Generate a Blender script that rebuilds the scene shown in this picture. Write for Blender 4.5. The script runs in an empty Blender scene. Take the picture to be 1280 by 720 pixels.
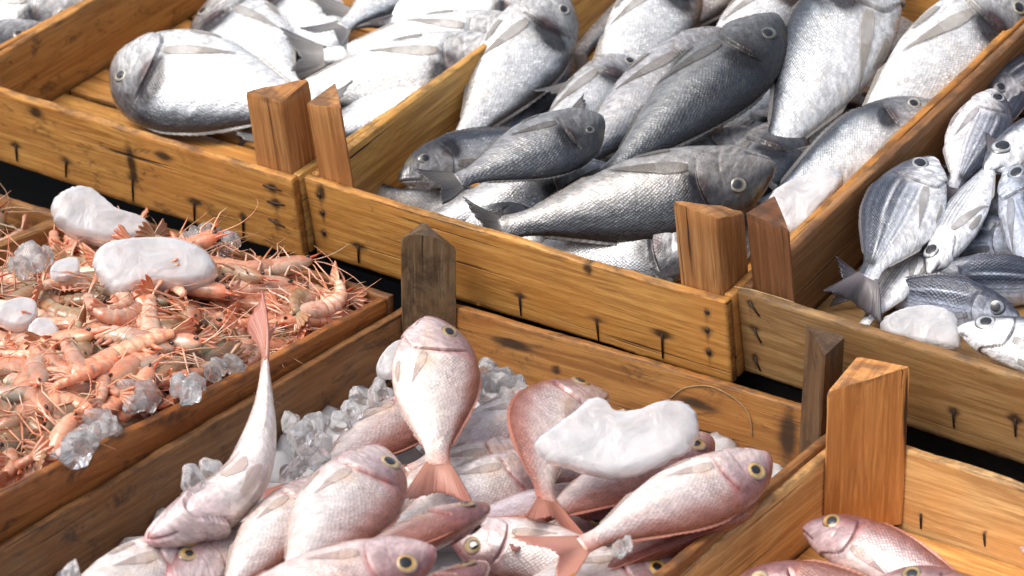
import bpy, bmesh, math, random
import numpy as np
from mathutils import Vector, Matrix

random.seed(7)
NPR = np.random.RandomState(11)
SC = bpy.context.scene
COL = SC.collection

# ------------------------------------------------------------------ camera
F = 3400.0                                   # focal length in photograph pixels
TH = math.radians(25.0)
FW = np.array([0, math.cos(TH), -math.sin(TH)])
UP = np.array([0, math.sin(TH), math.cos(TH)])
RT = np.array([1.0, 0, 0])
CAM = np.array([0, 0, .10]) - 2.6 * FW
cd = bpy.data.cameras.new('camera')
cam = bpy.data.objects.new('camera', cd)
COL.objects.link(cam)
cam.location = CAM
cam.rotation_euler = (math.pi / 2 - TH, 0, 0)
cd.sensor_width = 36
cd.lens = F / 1280 * 36
cd.clip_end = 200
cd.dof.use_dof = True
cd.dof.focus_distance = 2.50
cd.dof.aperture_fstop = 9.0
SC.camera = cam


def ray(px, py):
    d = FW + RT * (px - 640) / F - UP * (py - 360) / F
    return d / np.linalg.norm(d)


def on_plane(px, py, p, n):
    d = ray(px, py)
    return CAM + d * (((p - CAM) @ n) / (d @ n))


def unit(v):
    return v / max(np.linalg.norm(v), 1e-9)


# ------------------------------------------------------------------ light
w = bpy.data.worlds.new('World')
SC.world = w
w.use_nodes = True
wn = w.node_tree.nodes
bg = wn['Background']
sky = wn.new('ShaderNodeTexSky')
sky.sky_type = 'NISHITA'
sky.sun_disc = False
SUN_EL, SUN_AZ = math.radians(58), math.radians(-112)   # azimuth from +Y, + towards +X
sky.sun_elevation = SUN_EL
sky.sun_rotation = SUN_AZ
sky.air_density = 1.0
sky.dust_density = 6.0
sky.ozone_density = 0.6
hs = wn.new('ShaderNodeHueSaturation')
hs.inputs['Saturation'].default_value = .58      # thin bright overcast: a nearly white sky
w.node_tree.links.new(sky.outputs[0], hs.inputs['Color'])
w.node_tree.links.new(hs.outputs[0], bg.inputs[0])
bg.inputs[1].default_value = 0.15
sd = bpy.data.lights.new('sun', 'SUN')
sd.energy = .9
sd.angle = math.radians(34)
sd.color = (1.0, .965, .91)
so = bpy.data.objects.new('sun', sd)
COL.objects.link(so)
sv = Vector((math.sin(SUN_AZ) * math.cos(SUN_EL), math.cos(SUN_AZ) * math.cos(SUN_EL), math.sin(SUN_EL)))
so.rotation_euler = sv.to_track_quat('Z', 'Y').to_euler()
so.location = sv * 5
SC.view_settings.view_transform = 'Standard'
SC.view_settings.look = 'None'
SC.view_settings.exposure = 0.44
SC.view_settings.gamma = 1
SC.cycles.max_bounces = 8
SC.cycles.transmission_bounces = 6
SC.cycles.transparent_max_bounces = 8


# ------------------------------------------------------------------ helpers
def tag(o, label=None, cat=None, group=None, kind=None):
    if label: o['label'] = label
    if cat: o['category'] = cat
    if group: o['group'] = group
    if kind: o['kind'] = kind
    return o


def empty(name, M=None):
    o = bpy.data.objects.new(name, None)
    o.empty_display_size = .02
    COL.objects.link(o)
    if M is not None: o.matrix_world = M
    return o


def mesh(name, V, Fc, mat, parent=None, smooth=True, col=None, fuv=None, uv=None):
    me = bpy.data.meshes.new(name)
    me.from_pydata([tuple(map(float, v)) for v in V], [], Fc)
    if smooth:
        me.polygons.foreach_set('use_smooth', [True] * len(me.polygons))
    if col is not None:
        a = me.attributes.new('Col', 'FLOAT_COLOR', 'POINT')
        c = np.ones((len(V), 4), dtype=np.float32)
        c[:, :3] = col
        a.data.foreach_set('color', c.ravel())
    if fuv is not None:
        a = me.attributes.new('fuv', 'FLOAT_VECTOR', 'POINT')
        a.data.foreach_set('vector', np.asarray(fuv, dtype=np.float32).ravel())
    me.materials.append(mat)
    me.update()
    return link(name, me, parent)


def link(name, me, parent=None):
    o = bpy.data.objects.new(name, me)
    COL.objects.link(o)
    if parent is not None: o.parent = parent
    return o


def basis(o, x, y, z):
    M = Matrix.Identity(4)
    for i in range(3):
        M[i][0], M[i][1], M[i][2], M[i][3] = float(x[i]), float(y[i]), float(z[i]), float(o[i])
    return M


def pchip(xs, ys):
    xs, ys = np.array(xs, float), np.array(ys, float)
    h = np.diff(xs); dl = np.diff(ys) / h
    d = np.zeros_like(ys)
    for i in range(1, len(xs) - 1):
        if dl[i - 1] * dl[i] > 0:
            w1, w2 = 2 * h[i] + h[i - 1], h[i] + 2 * h[i - 1]
            d[i] = (w1 + w2) / (w1 / dl[i - 1] + w2 / dl[i])
    d[0], d[-1] = dl[0], dl[-1]

    def f(x):
        x = np.clip(np.asarray(x, float), xs[0], xs[-1])
        i = np.clip(np.searchsorted(xs, x) - 1, 0, len(h) - 1)
        t = (x - xs[i]) / h[i]
        return ((2 * t**3 - 3 * t**2 + 1) * ys[i] + (t**3 - 2 * t**2 + t) * h[i] * d[i]
                + (-2 * t**3 + 3 * t**2) * ys[i + 1] + (t**3 - t**2) * h[i] * d[i + 1])
    return f


def sm(a, b, x):
    t = np.clip((np.asarray(x, float) - a) / (b - a), 0, 1)
    return t * t * (3 - 2 * t)


def gs(x, w):
    return np.exp(-(np.asarray(x, float) / w) ** 2)


def grid_faces(n, m, close=True, off=0):
    out = []
    for i in range(n - 1):
        for j in range(m if close else m - 1):
            k = (j + 1) % m
            out.append((off + i * m + j, off + i * m + k, off + (i + 1) * m + k, off + (i + 1) * m + j))
    return out


def tube(pts, rad, m=6):
    """Closed tapered tube along pts; returns verts, faces."""
    pts = np.asarray(pts, float); n = len(pts)
    rad = np.broadcast_to(np.asarray(rad, float), (n,))
    V = []
    ref = np.array([.31, .83, .46])
    for i in range(n):
        t = unit(pts[min(i + 1, n - 1)] - pts[max(i - 1, 0)])
        a = unit(np.cross(t, ref)); b = np.cross(t, a)
        for j in range(m):
            q = 2 * math.pi * j / m
            V.append(pts[i] + rad[i] * (math.cos(q) * a + math.sin(q) * b))
    Fc = grid_faces(n, m)
    Fc.append(tuple(range(m - 1, -1, -1)))
    Fc.append(tuple((n - 1) * m + j for j in range(m)))
    return V, Fc


# ------------------------------------------------------------------ materials
class NT:
    def __init__(s, name):
        s.m = bpy.data.materials.new(name); s.m.use_nodes = True
        s.t = s.m.node_tree; s.n = s.t.nodes; s.p = s.n['Principled BSDF']

    def add(s, typ, **kw):
        n = s.n.new(typ)
        for k, v in kw.items(): setattr(n, k, v)
        return n

    def link(s, a, b): s.t.links.new(a, b)

    def put(s, sock, v):
        if hasattr(v, 'is_output'): s.link(v, sock)
        else: sock.default_value = v

    def math(s, op, a, b=None, c=None, clamp=False):
        n = s.add('ShaderNodeMath', operation=op); n.use_clamp = clamp
        s.put(n.inputs[0], a)
        if b is not None: s.put(n.inputs[1], b)
        if c is not None: s.put(n.inputs[2], c)
        return n.outputs[0]

    def noise(s, vec, scale, detail=4, rough=.55, dist=0.0, dim='3D'):
        n = s.add('ShaderNodeTexNoise', noise_dimensions=dim)
        if vec is not None: s.link(vec, n.inputs['Vector'])
        n.inputs['Scale'].default_value = scale
        n.inputs['Detail'].default_value = detail
        n.inputs['Roughness'].default_value = rough
        n.inputs['Distortion'].default_value = dist
        return n.outputs['Fac']

    def mapping(s, vec, scale, loc=(0, 0, 0)):
        n = s.add('ShaderNodeMapping')
        s.link(vec, n.inputs['Vector'])
        n.inputs['Scale'].default_value = scale
        n.inputs['Location'].default_value = loc
        return n.outputs[0]

    def rng(s, v, a, b, c=0.0, d=1.0, smooth=True):
        n = s.add('ShaderNodeMapRange'); n.clamp = True
        if smooth: n.interpolation_type = 'SMOOTHSTEP'
        s.put(n.inputs[0], v)
        for i, q in enumerate((a, b, c, d)): n.inputs[1 + i].default_value = q
        return n.outputs[0]

    def mix(s, f, a, b, blend='MIX'):
        n = s.add('ShaderNodeMix', data_type='RGBA', blend_type=blend)
        s.put(n.inputs[0], f)
        s.put(n.inputs[6], a if hasattr(a, 'is_output') else (*a, 1))
        s.put(n.inputs[7], b if hasattr(b, 'is_output') else (*b, 1))
        return n.outputs[2]

    def grey(s, v):
        n = s.add('ShaderNodeCombineColor')
        for i in range(3): s.link(v, n.inputs[i])
        return n.outputs[0]

    def bump(s, h, strength, dist, prev=None):
        n = s.add('ShaderNodeBump')
        n.inputs['Strength'].default_value = strength
        n.inputs['Distance'].default_value = dist
        s.link(h, n.inputs['Height'])
        if prev is not None: s.link(prev, n.inputs['Normal'])
        return n.outputs[0]


def make_wood():
    t = NT('crate_wood')
    uv = t.add('ShaderNodeUVMap'); uv.uv_map = 'UVMap'
    oi = t.add('ShaderNodeObjectInfo')
    off = t.add('ShaderNodeCombineXYZ')
    t.link(t.math('MULTIPLY', oi.outputs['Random'], 37.0), off.inputs[0])
    t.link(t.math('MULTIPLY', oi.outputs['Random'], 91.0), off.inputs[1])
    va = t.add('ShaderNodeVectorMath', operation='ADD')
    t.link(uv.outputs[0], va.inputs[0]); t.link(off.outputs[0], va.inputs[1])
    v = va.outputs[0]
    grain = t.noise(t.mapping(v, (6, 125, 1)), 1.0, 6, .66, 1.0)
    fine = t.noise(t.mapping(v, (22, 620, 1)), 1.0, 5, .7)
    rings = t.noise(t.mapping(v, (1.6, 22, 1)), 1.0, 2, .5, 2.2)
    ringl = t.math('PINGPONG', t.math('MULTIPLY', rings, 7.0), 0.5)
    big = t.noise(v, 9.0, 4, .6)
    dirt = t.noise(t.mapping(v, (22, 40, 1), (3, 5, 0)), 1.0, 7, .74, .6)
    spot = t.noise(t.mapping(v, (60, 130, 1), (8, 1, 0)), 1.0, 3, .6, .4)
    tint = oi.outputs['Color']
    c = t.mix(t.rng(grain, .36, .64), t.mix(1.0, tint, (.62, .50, .42), 'MULTIPLY'), t.mix(1.0, tint, (1.14, 1.10, 1.04), 'MULTIPLY'))
    c = t.mix(t.math('MULTIPLY', t.rng(ringl, .26, .48), .26), c, t.mix(1.0, tint, (.52, .38, .28), 'MULTIPLY'))
    c = t.mix(t.math('MULTIPLY', t.rng(fine, .48, .68), .55), c, t.mix(1.0, tint, (.48, .36, .28), 'MULTIPLY'))
    c = t.mix(t.math('MULTIPLY', t.rng(big, .38, .62), .45), c, t.mix(1.0, tint, (.95, .70, .46), 'MULTIPLY'))
    crack = t.noise(t.mapping(v, (2.6, 130, 1), (5, 7, 0)), 1.0, 3, .55, .5)
    c = t.mix(t.rng(crack, .655, .70), c, (.05, .028, .014))
    wet = oi.outputs['Alpha']
    thr = t.math('SUBTRACT', .69, t.math('MULTIPLY', wet, .26))
    dm = t.math('MULTIPLY', t.math('SUBTRACT', dirt, thr), 9.0, clamp=True)
    c = t.mix(t.math('MULTIPLY', dm, .72), c, (.045, .028, .018))
    smear = t.rng(t.noise(t.mapping(v, (9, 7, 1), (11, 2, 0)), 1.0, 5, .62, 1.0), .54, .72)
    c = t.mix(t.math('MULTIPLY', smear, t.math('MULTIPLY', wet, 1.0)), c, t.mix(1.0, c, (.34, .26, .22), 'MULTIPLY'))
    sp = t.math('MULTIPLY', t.math('SUBTRACT', spot, t.math('SUBTRACT', .76, t.math('MULTIPLY', wet, .12))), 12.0, clamp=True)
    c = t.mix(t.math('MULTIPLY', sp, .75), c, (.03, .02, .015))
    ru = t.add('ShaderNodeAttribute'); ru.attribute_name = 'rust'
    rm = t.rng(t.math('MULTIPLY', ru.outputs['Fac'], t.math('ADD', .35, t.math('MULTIPLY', dirt, 1.3))), .18, .75, 0, .92)
    c = t.mix(rm, c, (.032, .017, .010))
    # bruised, grubby long edges: v attribute stored as distance to the board's edge
    ed = t.add('ShaderNodeAttribute'); ed.attribute_name = 'edge'
    em = t.math('MULTIPLY', t.rng(t.math('ADD', ed.outputs['Fac'], t.math('MULTIPLY', t.math('SUBTRACT', dirt, .5), .02)), .0, .006, 1, 0),
                t.rng(t.noise(t.mapping(v, (30, 30, 1), (1, 9, 0)), 1.0, 4, .6), .42, .62))
    c = t.mix(t.math('MULTIPLY', em, .6), c, (.05, .03, .02))
    t.link(c, t.p.inputs['Base Color'])
    r = t.rng(big, .3, .7, .42, .72)
    t.link(r, t.p.inputs['Roughness'])
    t.p.inputs['Specular IOR Level'].default_value = .35
    b = t.bump(grain, .35, .0012)
    b = t.bump(fine, .35, .0006, b)
    b = t.bump(dirt, .35, .0018, b)
    b = t.bump(t.rng(crack, .63, .70, 1, 0), .6, .0014, b)
    t.link(b, t.p.inputs['Normal'])
    return t.m


def make_fish(name, scale_amt, metallic, rough, pitch, coat=.35, blot=None, painted_spark=.9, headc=.36):
    t = NT(name)
    ca = t.add('ShaderNodeAttribute'); ca.attribute_name = 'Col'
    fa = t.add('ShaderNodeAttribute'); fa.attribute_name = 'fuv'
    oi = t.add('ShaderNodeObjectInfo')
    sep = t.add('ShaderNodeSeparateXYZ'); t.link(fa.outputs['Vector'], sep.inputs[0])
    u, v, mask = sep.outputs[0], sep.outputs[1], sep.outputs[2]
    k = 1.0 / pitch
    cx = t.add('ShaderNodeCombineXYZ')
    wob = t.noise(fa.outputs['Vector'], .5, 2)
    t.link(t.math('MULTIPLY', t.math('ADD', u, t.math('ADD', t.math('MULTIPLY', v, 1.12), wob)), k * .71), cx.inputs[0])
    t.link(t.math('MULTIPLY', t.math('SUBTRACT', u, t.math('MULTIPLY', v, 1.12)), k * .71), cx.inputs[1])
    vo = t.add('ShaderNodeTexVoronoi', voronoi_dimensions='2D')
    t.link(cx.outputs[0], vo.inputs['Vector'])
    vo.inputs['Scale'].default_value = 1.0
    vo.inputs['Randomness'].default_value = .30
    dist = vo.outputs['Distance']
    sc2 = t.add('ShaderNodeSeparateColor'); t.link(vo.outputs['Color'], sc2.inputs[0])
    # patches where scales are lost or show weaker
    patch = t.rng(t.noise(fa.outputs['Vector'], .55, 4, .6, .5), .34, .62, .40, 1.0)
    amt = t.math('MULTIPLY', t.math('MULTIPLY', mask, patch), scale_amt)
    edge = t.rng(dist, .25, .66, 1.12, .45)
    cell = t.math('MULTIPLY', edge, t.math('ADD', t.rng(sc2.outputs[0], 0, 1, .72, 1.20, False), t.rng(sc2.outputs[1], .80, 1.0, 0, painted_spark)))  # some scales brightened in the base colour as painted sparkle
    modu = t.math('ADD', t.math('MULTIPLY', t.math('SUBTRACT', cell, 1.0), amt), 1.0)
    soft = t.rng(t.noise(fa.outputs['Vector'], .9, 5, .6), .3, .7, .86, 1.10)
    streak = t.rng(t.noise(t.mapping(fa.outputs['Vector'], (.35, 4.2, 0)), 1.0, 4, .6), .3, .7, .90, 1.06)
    soft = t.math('MULTIPLY', soft, t.math('ADD', 1.0, t.math('MULTIPLY', t.math('SUBTRACT', streak, 1.0), mask)))
    c = t.mix(1.0, ca.outputs['Color'], t.grey(t.math('MULTIPLY', modu, soft)), 'MULTIPLY')
    yel = t.rng(t.noise(t.mapping(fa.outputs['Vector'], (.5, .5, .2), (7, 3, 0)), 1.0, 4, .6), .50, .72, 0, .5)
    c = t.mix(yel, c, t.mix(1.0, c, (1.0, .93, .80), 'MULTIPLY'))
    hm = t.rng(t.noise(fa.outputs['Vector'], 1.15, 6, .68, .6), .36, .66, 1 - headc, 1 + headc)
    c = t.mix(1.0, c, t.grey(t.math('ADD', 1.0, t.math('MULTIPLY', t.math('SUBTRACT', hm, 1.0), t.math('SUBTRACT', 1.0, mask)))), 'MULTIPLY')
    if blot:
        bm = t.rng(t.noise(t.mapping(fa.outputs['Vector'], (.30, .75, 1)), 1.0, 5, .65, .7), .56, .74, 0, .55)
        c = t.mix(bm, c, t.mix(1.0, c, blot, 'MULTIPLY'))
    c = t.mix(1.0, c, oi.outputs['Color'], 'MULTIPLY')
    t.link(c, t.p.inputs['Base Color'])
    t.p.inputs['Metallic'].default_value = metallic
    t.link(t.rng(t.noise(fa.outputs['Vector'], 1.3, 4), .3, .7, rough - .10, rough + .14), t.p.inputs['Roughness'])
    t.p.inputs['Coat Weight'].default_value = coat
    t.p.inputs['Coat Roughness'].default_value = .035
    t.p.inputs['Specular IOR Level'].default_value = .32
    hb = t.math('MULTIPLY', t.math('MULTIPLY', dist, mask), -1.0)
    b = t.bump(hb, .55, .0008)
    b = t.bump(t.noise(fa.outputs['Vector'], 2.2, 5, .6), .32, .0012, b)
    b = t.bump(t.noise(fa.outputs['Vector'], .5, 2), .35, .004, b)
    cb = t.bump(t.noise(fa.outputs['Vector'], 7.0, 3, .6), .30, .0007, b)
    t.link(cb, t.p.inputs['Coat Normal'])
    t.link(b, t.p.inputs['Normal'])
    return t.m


def make_fin():
    t = NT('fish_fin')
    ca = t.add('ShaderNodeAttribute'); ca.attribute_name = 'Col'
    fa = t.add('ShaderNodeAttribute'); fa.attribute_name = 'fuv'
    oi = t.add('ShaderNodeObjectInfo')
    sep = t.add('ShaderNodeSeparateXYZ'); t.link(fa.outputs['Vector'], sep.inputs[0])
    # fuv.x runs across the rays, fuv.y along them
    ray_ = t.math('PINGPONG', t.math('ADD', sep.outputs[0], t.math('MULTIPLY', t.noise(fa.outputs['Vector'], 3.0, 2), .25)), .5)
    c = t.mix(t.rng(ray_, .1, .42), t.mix(1.0, ca.outputs['Color'], (.74, .72, .70), 'MULTIPLY'), ca.outputs['Color'])
    c = t.mix(1.0, c, oi.outputs['Color'], 'MULTIPLY')
    t.link(c, t.p.inputs['Base Color'])
    t.p.inputs['Roughness'].default_value = .33
    t.p.inputs['Coat Weight'].default_value = .3
    t.link(t.math('MULTIPLY', t.rng(ray_, .05, .4, 1.0, .74), oi.outputs['Alpha']), t.p.inputs['Alpha'])
    t.link(t.bump(ray_, .6, .0008), t.p.inputs['Normal'])
    return t.m


def make_attr(name, rough, coat=0.0, spec=.5, sss=0.0, bumpy=0.0, mottle=0.0):
    t = NT(name)
    ca = t.add('ShaderNodeAttribute'); ca.attribute_name = 'Col'
    oi = t.add('ShaderNodeObjectInfo')
    tc = t.add('ShaderNodeTexCoord')
    c = t.mix(1.0, ca.outputs['Color'], oi.outputs['Color'], 'MULTIPLY')
    if mottle:
        m = t.rng(t.noise(tc.outputs['Object'], 170, 4, .65, .8), .42, .66, 0, mottle)
        c = t.mix(m, c, t.mix(1.0, c, (.92, .52, .34), 'MULTIPLY'))
        m2 = t.rng(t.noise(tc.outputs['Object'], 95, 3, .6), .58, .72, 0, mottle * .8)
        c = t.mix(m2, c, (.20, .17, .12))
    t.link(c, t.p.inputs['Base Color'])
    t.p.inputs['Roughness'].default_value = rough
    t.p.inputs['Coat Weight'].default_value = coat
    t.p.inputs['Coat Roughness'].default_value = .06
    t.p.inputs['Specular IOR Level'].default_value = spec
    if sss:
        t.p.inputs['Subsurface Weight'].default_value = sss
        t.p.inputs['Subsurface Radius'].default_value = (1.0, .55, .4)
        t.p.inputs['Subsurface Scale'].default_value = .004
    if bumpy:
        t.link(t.bump(t.noise(tc.outputs['Object'], 350, 3), bumpy, .0006), t.p.inputs['Normal'])
    return t.m


def make_ice(name, trans, rough, sss, color, bumps):
    t = NT(name)
    tc = t.add('ShaderNodeTexCoord')
    n1 = t.noise(tc.outputs['Object'], 55, 5, .62, .5)
    n2 = t.noise(tc.outputs['Object'], 160, 5, .65)
    c = t.mix(t.rng(n1, .32, .68), tuple(x * .80 for x in color), tuple(min(1, x * 1.12) for x in color))
    t.link(c, t.p.inputs['Base Color'])
    t.p.inputs['IOR'].default_value = 1.31
    t.link(t.rng(n1, .35, .7, trans * .75, trans), t.p.inputs['Transmission Weight'])
    t.link(t.rng(n2, .3, .7, rough * .6, rough * 1.4), t.p.inputs['Roughness'])
    if sss:
        t.p.inputs['Subsurface Weight'].default_value = sss
        t.p.inputs['Subsurface Radius'].default_value = (.9, .95, 1.0)
        t.p.inputs['Subsurface Scale'].default_value = .012
    n3 = t.noise(tc.outputs['Object'], 28, 3, .5, .8)
    b = t.bump(n3, .55, .010)
    b = t.bump(n1, bumps * 1.6, .004, b)
    b = t.bump(n2, bumps * 1.2, .0012, b)
    t.link(b, t.p.inputs['Normal'])
    return t.m


def make_plain(name, col, rough, metal=0.0, nscale=60, var=.3):
    t = NT(name)
    tc = t.add('ShaderNodeTexCoord')
    n = t.noise(tc.outputs['Object'], nscale, 4)
    c = t.mix(t.rng(n, .3, .7), tuple(x * (1 - var) for x in col), tuple(x * (1 + var) for x in col))
    t.link(c, t.p.inputs['Base Color'])
    t.p.inputs['Roughness'].default_value = rough
    t.p.inputs['Metallic'].default_value = metal
    t.link(t.bump(n, .3, .001), t.p.inputs['Normal'])
    return t.m


M_WOOD = make_wood()
M_SILVER = make_fish('silver_skin', .72, .28, .31, .30, .62, None, .9, .34)
M_STRIPE = make_fish('striped_skin', .45, .20, .34, .30, .5)
M_PINK = make_fish('pink_skin', .56, .08, .30, .31, .95, (1.0, .66, .54), .25, .22)
M_FIN = make_fin()
M_EYE = make_attr('fish_eye', .12, 1.0)
M_PRAWN = make_attr('prawn_shell', .26, .55, .5, .25, .35, .70)
M_ICE = make_ice('frosted_ice', .52, .17, .60, (.80, .795, .81), .14)
M_CLEAR = make_ice('clear_ice', .94, .09, .0, (1.0, 1.0, 1.0), .10)
M_NAIL = make_plain('rusty_nail', (.05, .032, .024), .6, .4)
M_DARK = make_plain('shade_black_counter', (.009, .008, .007), .85)  # near-black base colour stands in for shade in the gap below the upper crates
M_STRAW = make_plain('straw', (.33, .23, .12), .7)


# ------------------------------------------------------------------ crates
BOARDS = {}


def board(name, L, W, T, M, parent, tint, wet=.3, rough=1.0):
    """A sawn board: length along x, width along z, thickness along y, its corner at the local origin.
    M places it inside its crate."""
    q_ = .0045 if name in ('front_board', 'back_board') else .012
    nx = max(10, int(L / q_)); nz = max(3, int(W / q_)); ny = 2
    xs = np.linspace(0, L, nx + 1); zs = np.linspace(0, W, nz + 1); ys = np.linspace(0, T, ny + 1)
    e = min(.0016, T * .2)
    xs = np.concatenate([[0, e], xs[1:-1], [L - e, L]])
    zs = np.concatenate([[0, e], zs[1:-1], [W - e, W]])
    ys = np.array([0, e, T - e, T])
    rs = np.random.RandomState(random.randrange(1 << 30))
    vid = {}; V = []; Fc = []; UVs = []; ed = []
    ks_ = .00035 * rough * (q_ / .012) ** .5
    wob_t = np.cumsum(rs.normal(0, ks_, len(xs))); wob_t -= np.linspace(wob_t[0], wob_t[-1], len(xs))
    wob_b = np.cumsum(rs.normal(0, ks_, len(xs))); wob_b -= np.linspace(wob_b[0], wob_b[-1], len(xs))
    bow = rs.normal(0, .0012); ph = rs.rand()

    def vert(i, j, k):
        key = (i, j, k)
        if key in vid: return vid[key]
        x, y, z = xs[i], ys[j], zs[k]
        ix = (0 if i == 0 else 1 if i == len(xs) - 1 else None)
        iy = (0 if j == 0 else 1 if j == 3 else None)
        iz = (0 if k == 0 else 1 if k == len(zs) - 1 else None)
        if sum(q is not None for q in (ix, iy, iz)) >= 2:      # rounded arrises
            f = .45
            if ix is not None: x += (e if ix == 0 else -e) * f
            if iy is not None: y += (e if iy == 0 else -e) * f
            if iz is not None: z += (e if iz == 0 else -e) * f
        if iz == 1 or k == len(zs) - 2: z += wob_t[i]
        if iz == 0 or k == 1: z += wob_b[i]
        y += bow * math.sin(math.pi * (x / L)) + rs.normal(0, .00012 * rough)
        vid[key] = len(V); V.append((x, y, z))
        ed.append(min(zs[k], W - zs[k]) if iy is not None else 0)
        return vid[key]

    def quad(a, ax):
        Fc.append(tuple(vert(*q) for q in a))
        for q in a:
            x, y, z = xs[q[0]], ys[q[1]], zs[q[2]]
            UVs.append((x, z) if ax == 1 else (x, y + W + .01) if ax == 2 else (y * 1.5 + 3, z))
    X, Z = len(xs), len(zs)
    for i in range(X - 1):
        for k in range(Z - 1):
            quad([(i, 0, k), (i + 1, 0, k), (i + 1, 0, k + 1), (i, 0, k + 1)], 1)
            quad([(i, 3, k), (i, 3, k + 1), (i + 1, 3, k + 1), (i + 1, 3, k)], 1)
        for j in range(3):
            quad([(i, j, 0), (i, j + 1, 0), (i + 1, j + 1, 0), (i + 1, j, 0)], 2)
            quad([(i, j, Z - 1), (i + 1, j, Z - 1), (i + 1, j + 1, Z - 1), (i, j + 1, Z - 1)], 2)
    for j in range(3):
        for k in range(Z - 1):
            quad([(0, j, k), (0, j, k + 1), (0, j + 1, k + 1), (0, j + 1, k)], 0)
            quad([(X - 1, j, k), (X - 1, j + 1, k), (X - 1, j + 1, k + 1), (X - 1, j, k + 1)], 0)
    o = wood_obj(name, V, Fc, UVs, ed, M, parent, tint, wet)
    BOARDS[(parent.name, name)] = o
    return o


def wood_obj(name, V, Fc, UVs, ed, M, parent, tint, wet):
    me = bpy.data.meshes.new(name)
    me.from_pydata(V, [], Fc)
    l = me.uv_layers.new(name='UVMap')
    l.data.foreach_set('uv', np.array(UVs, dtype=np.float32).ravel())
    a = me.attributes.new('edge', 'FLOAT', 'POINT')
    a.data.foreach_set('value', np.array(ed, dtype=np.float32))
    me.materials.append(M_WOOD)
    me.polygons.foreach_set('use_smooth', [True] * len(me.polygons))
    try: me.set_sharp_from_angle(angle=math.radians(50))
    except Exception: pass
    o = link(name, me, parent)
    o.matrix_local = M
    v = 1 + random.uniform(-.08, .08)
    o.color = (tint[0] * v, tint[1] * v, tint[2] * v, wet)
    return o


def post(name, leg, H, M, parent, tint, wet=.3, legy=None, slant=.003, worn=0.0):
    """Corner post: right-angled triangle in plan (legs along +x and +y), height H along z."""
    legy = legy or leg
    nz = 14
    base = [(0, 0), (leg, 0), (0, legy)]
    pl = []
    bev = .0025
    for i in range(3):                                            # bevelled plan outline
        p = np.array(base[i]); a = np.array(base[i - 1]); b = np.array(base[(i + 1) % 3])
        pl.append(p + unit(a - p) * bev); pl.append(p + unit(b - p) * bev)
    pl = pl[:4] + [pl[3] + (pl[4] - pl[3]) * f_ for f_ in (.12, .30, .5, .70, .88)] + pl[4:]
    m = len(pl); rs = np.random.RandomState(random.randrange(1 << 30))
    V = []; ed = []
    zl = list(np.linspace(0, H - .002, nz)) + [H]
    sl = rs.normal(0, slant, 2)
    for zi, z in enumerate(zl):
        for j, p in enumerate(pl):
            q = p.copy()
            if zi == len(zl) - 1: q = q * .96 + np.mean(pl, 0) * .04
            zz = z - worn * (z / H) ** 6 * abs((q[0] - q[1]) / leg) ** 3 + (z / H) * (sl[0] * (q[0] / leg) * 2 + sl[1] * (q[1] / legy) * 2) + (rs.normal(0, .0007) if zi == len(zl) - 1 else 0)
            V.append((q[0] + rs.normal(0, .00015), q[1] + rs.normal(0, .00015), zz)); ed.append(min(.02, (H - z)))
    Fc = []; UVs = []
    per = [0]
    for j in range(m): per.append(per[-1] + float(np.linalg.norm(pl[(j + 1) % m] - pl[j])))
    for i in range(len(zl) - 1):
        for j in range(m):
            k = (j + 1) % m
            Fc.append((i * m + j, i * m + k, (i + 1) * m + k, (i + 1) * m + j))
            UVs += [(zl[i], per[j]), (zl[i], per[j + 1]), (zl[i + 1], per[j + 1]), (zl[i + 1], per[j])]
    # rough sawn top: fan with a centre
    c = len(V); V.append((leg / 3, legy / 3, H + rs.normal(0, .001) + sl[0] * .66 + sl[1] * .66)); ed.append(0)
    t0 = (len(zl) - 1) * m
    for j in range(m):
        k = (j + 1) % m
        Fc.append((t0 + j, t0 + k, c))
        for q in (t0 + j, t0 + k, c): UVs.append((V[q][0] * 2 + 5, V[q][1]))
    Fc.append(tuple(range(m - 1, -1, -1))); UVs += [(V[q][0], V[q][1]) for q in range(m - 1, -1, -1)]
    return wood_obj(name, V, Fc, UVs, ed, M, parent, tint, wet)


class Crate:
    pass


def T4(o, x, y, z):
    return basis(o, x, y, z)


EX, EY, EZ = np.eye(3)


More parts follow.
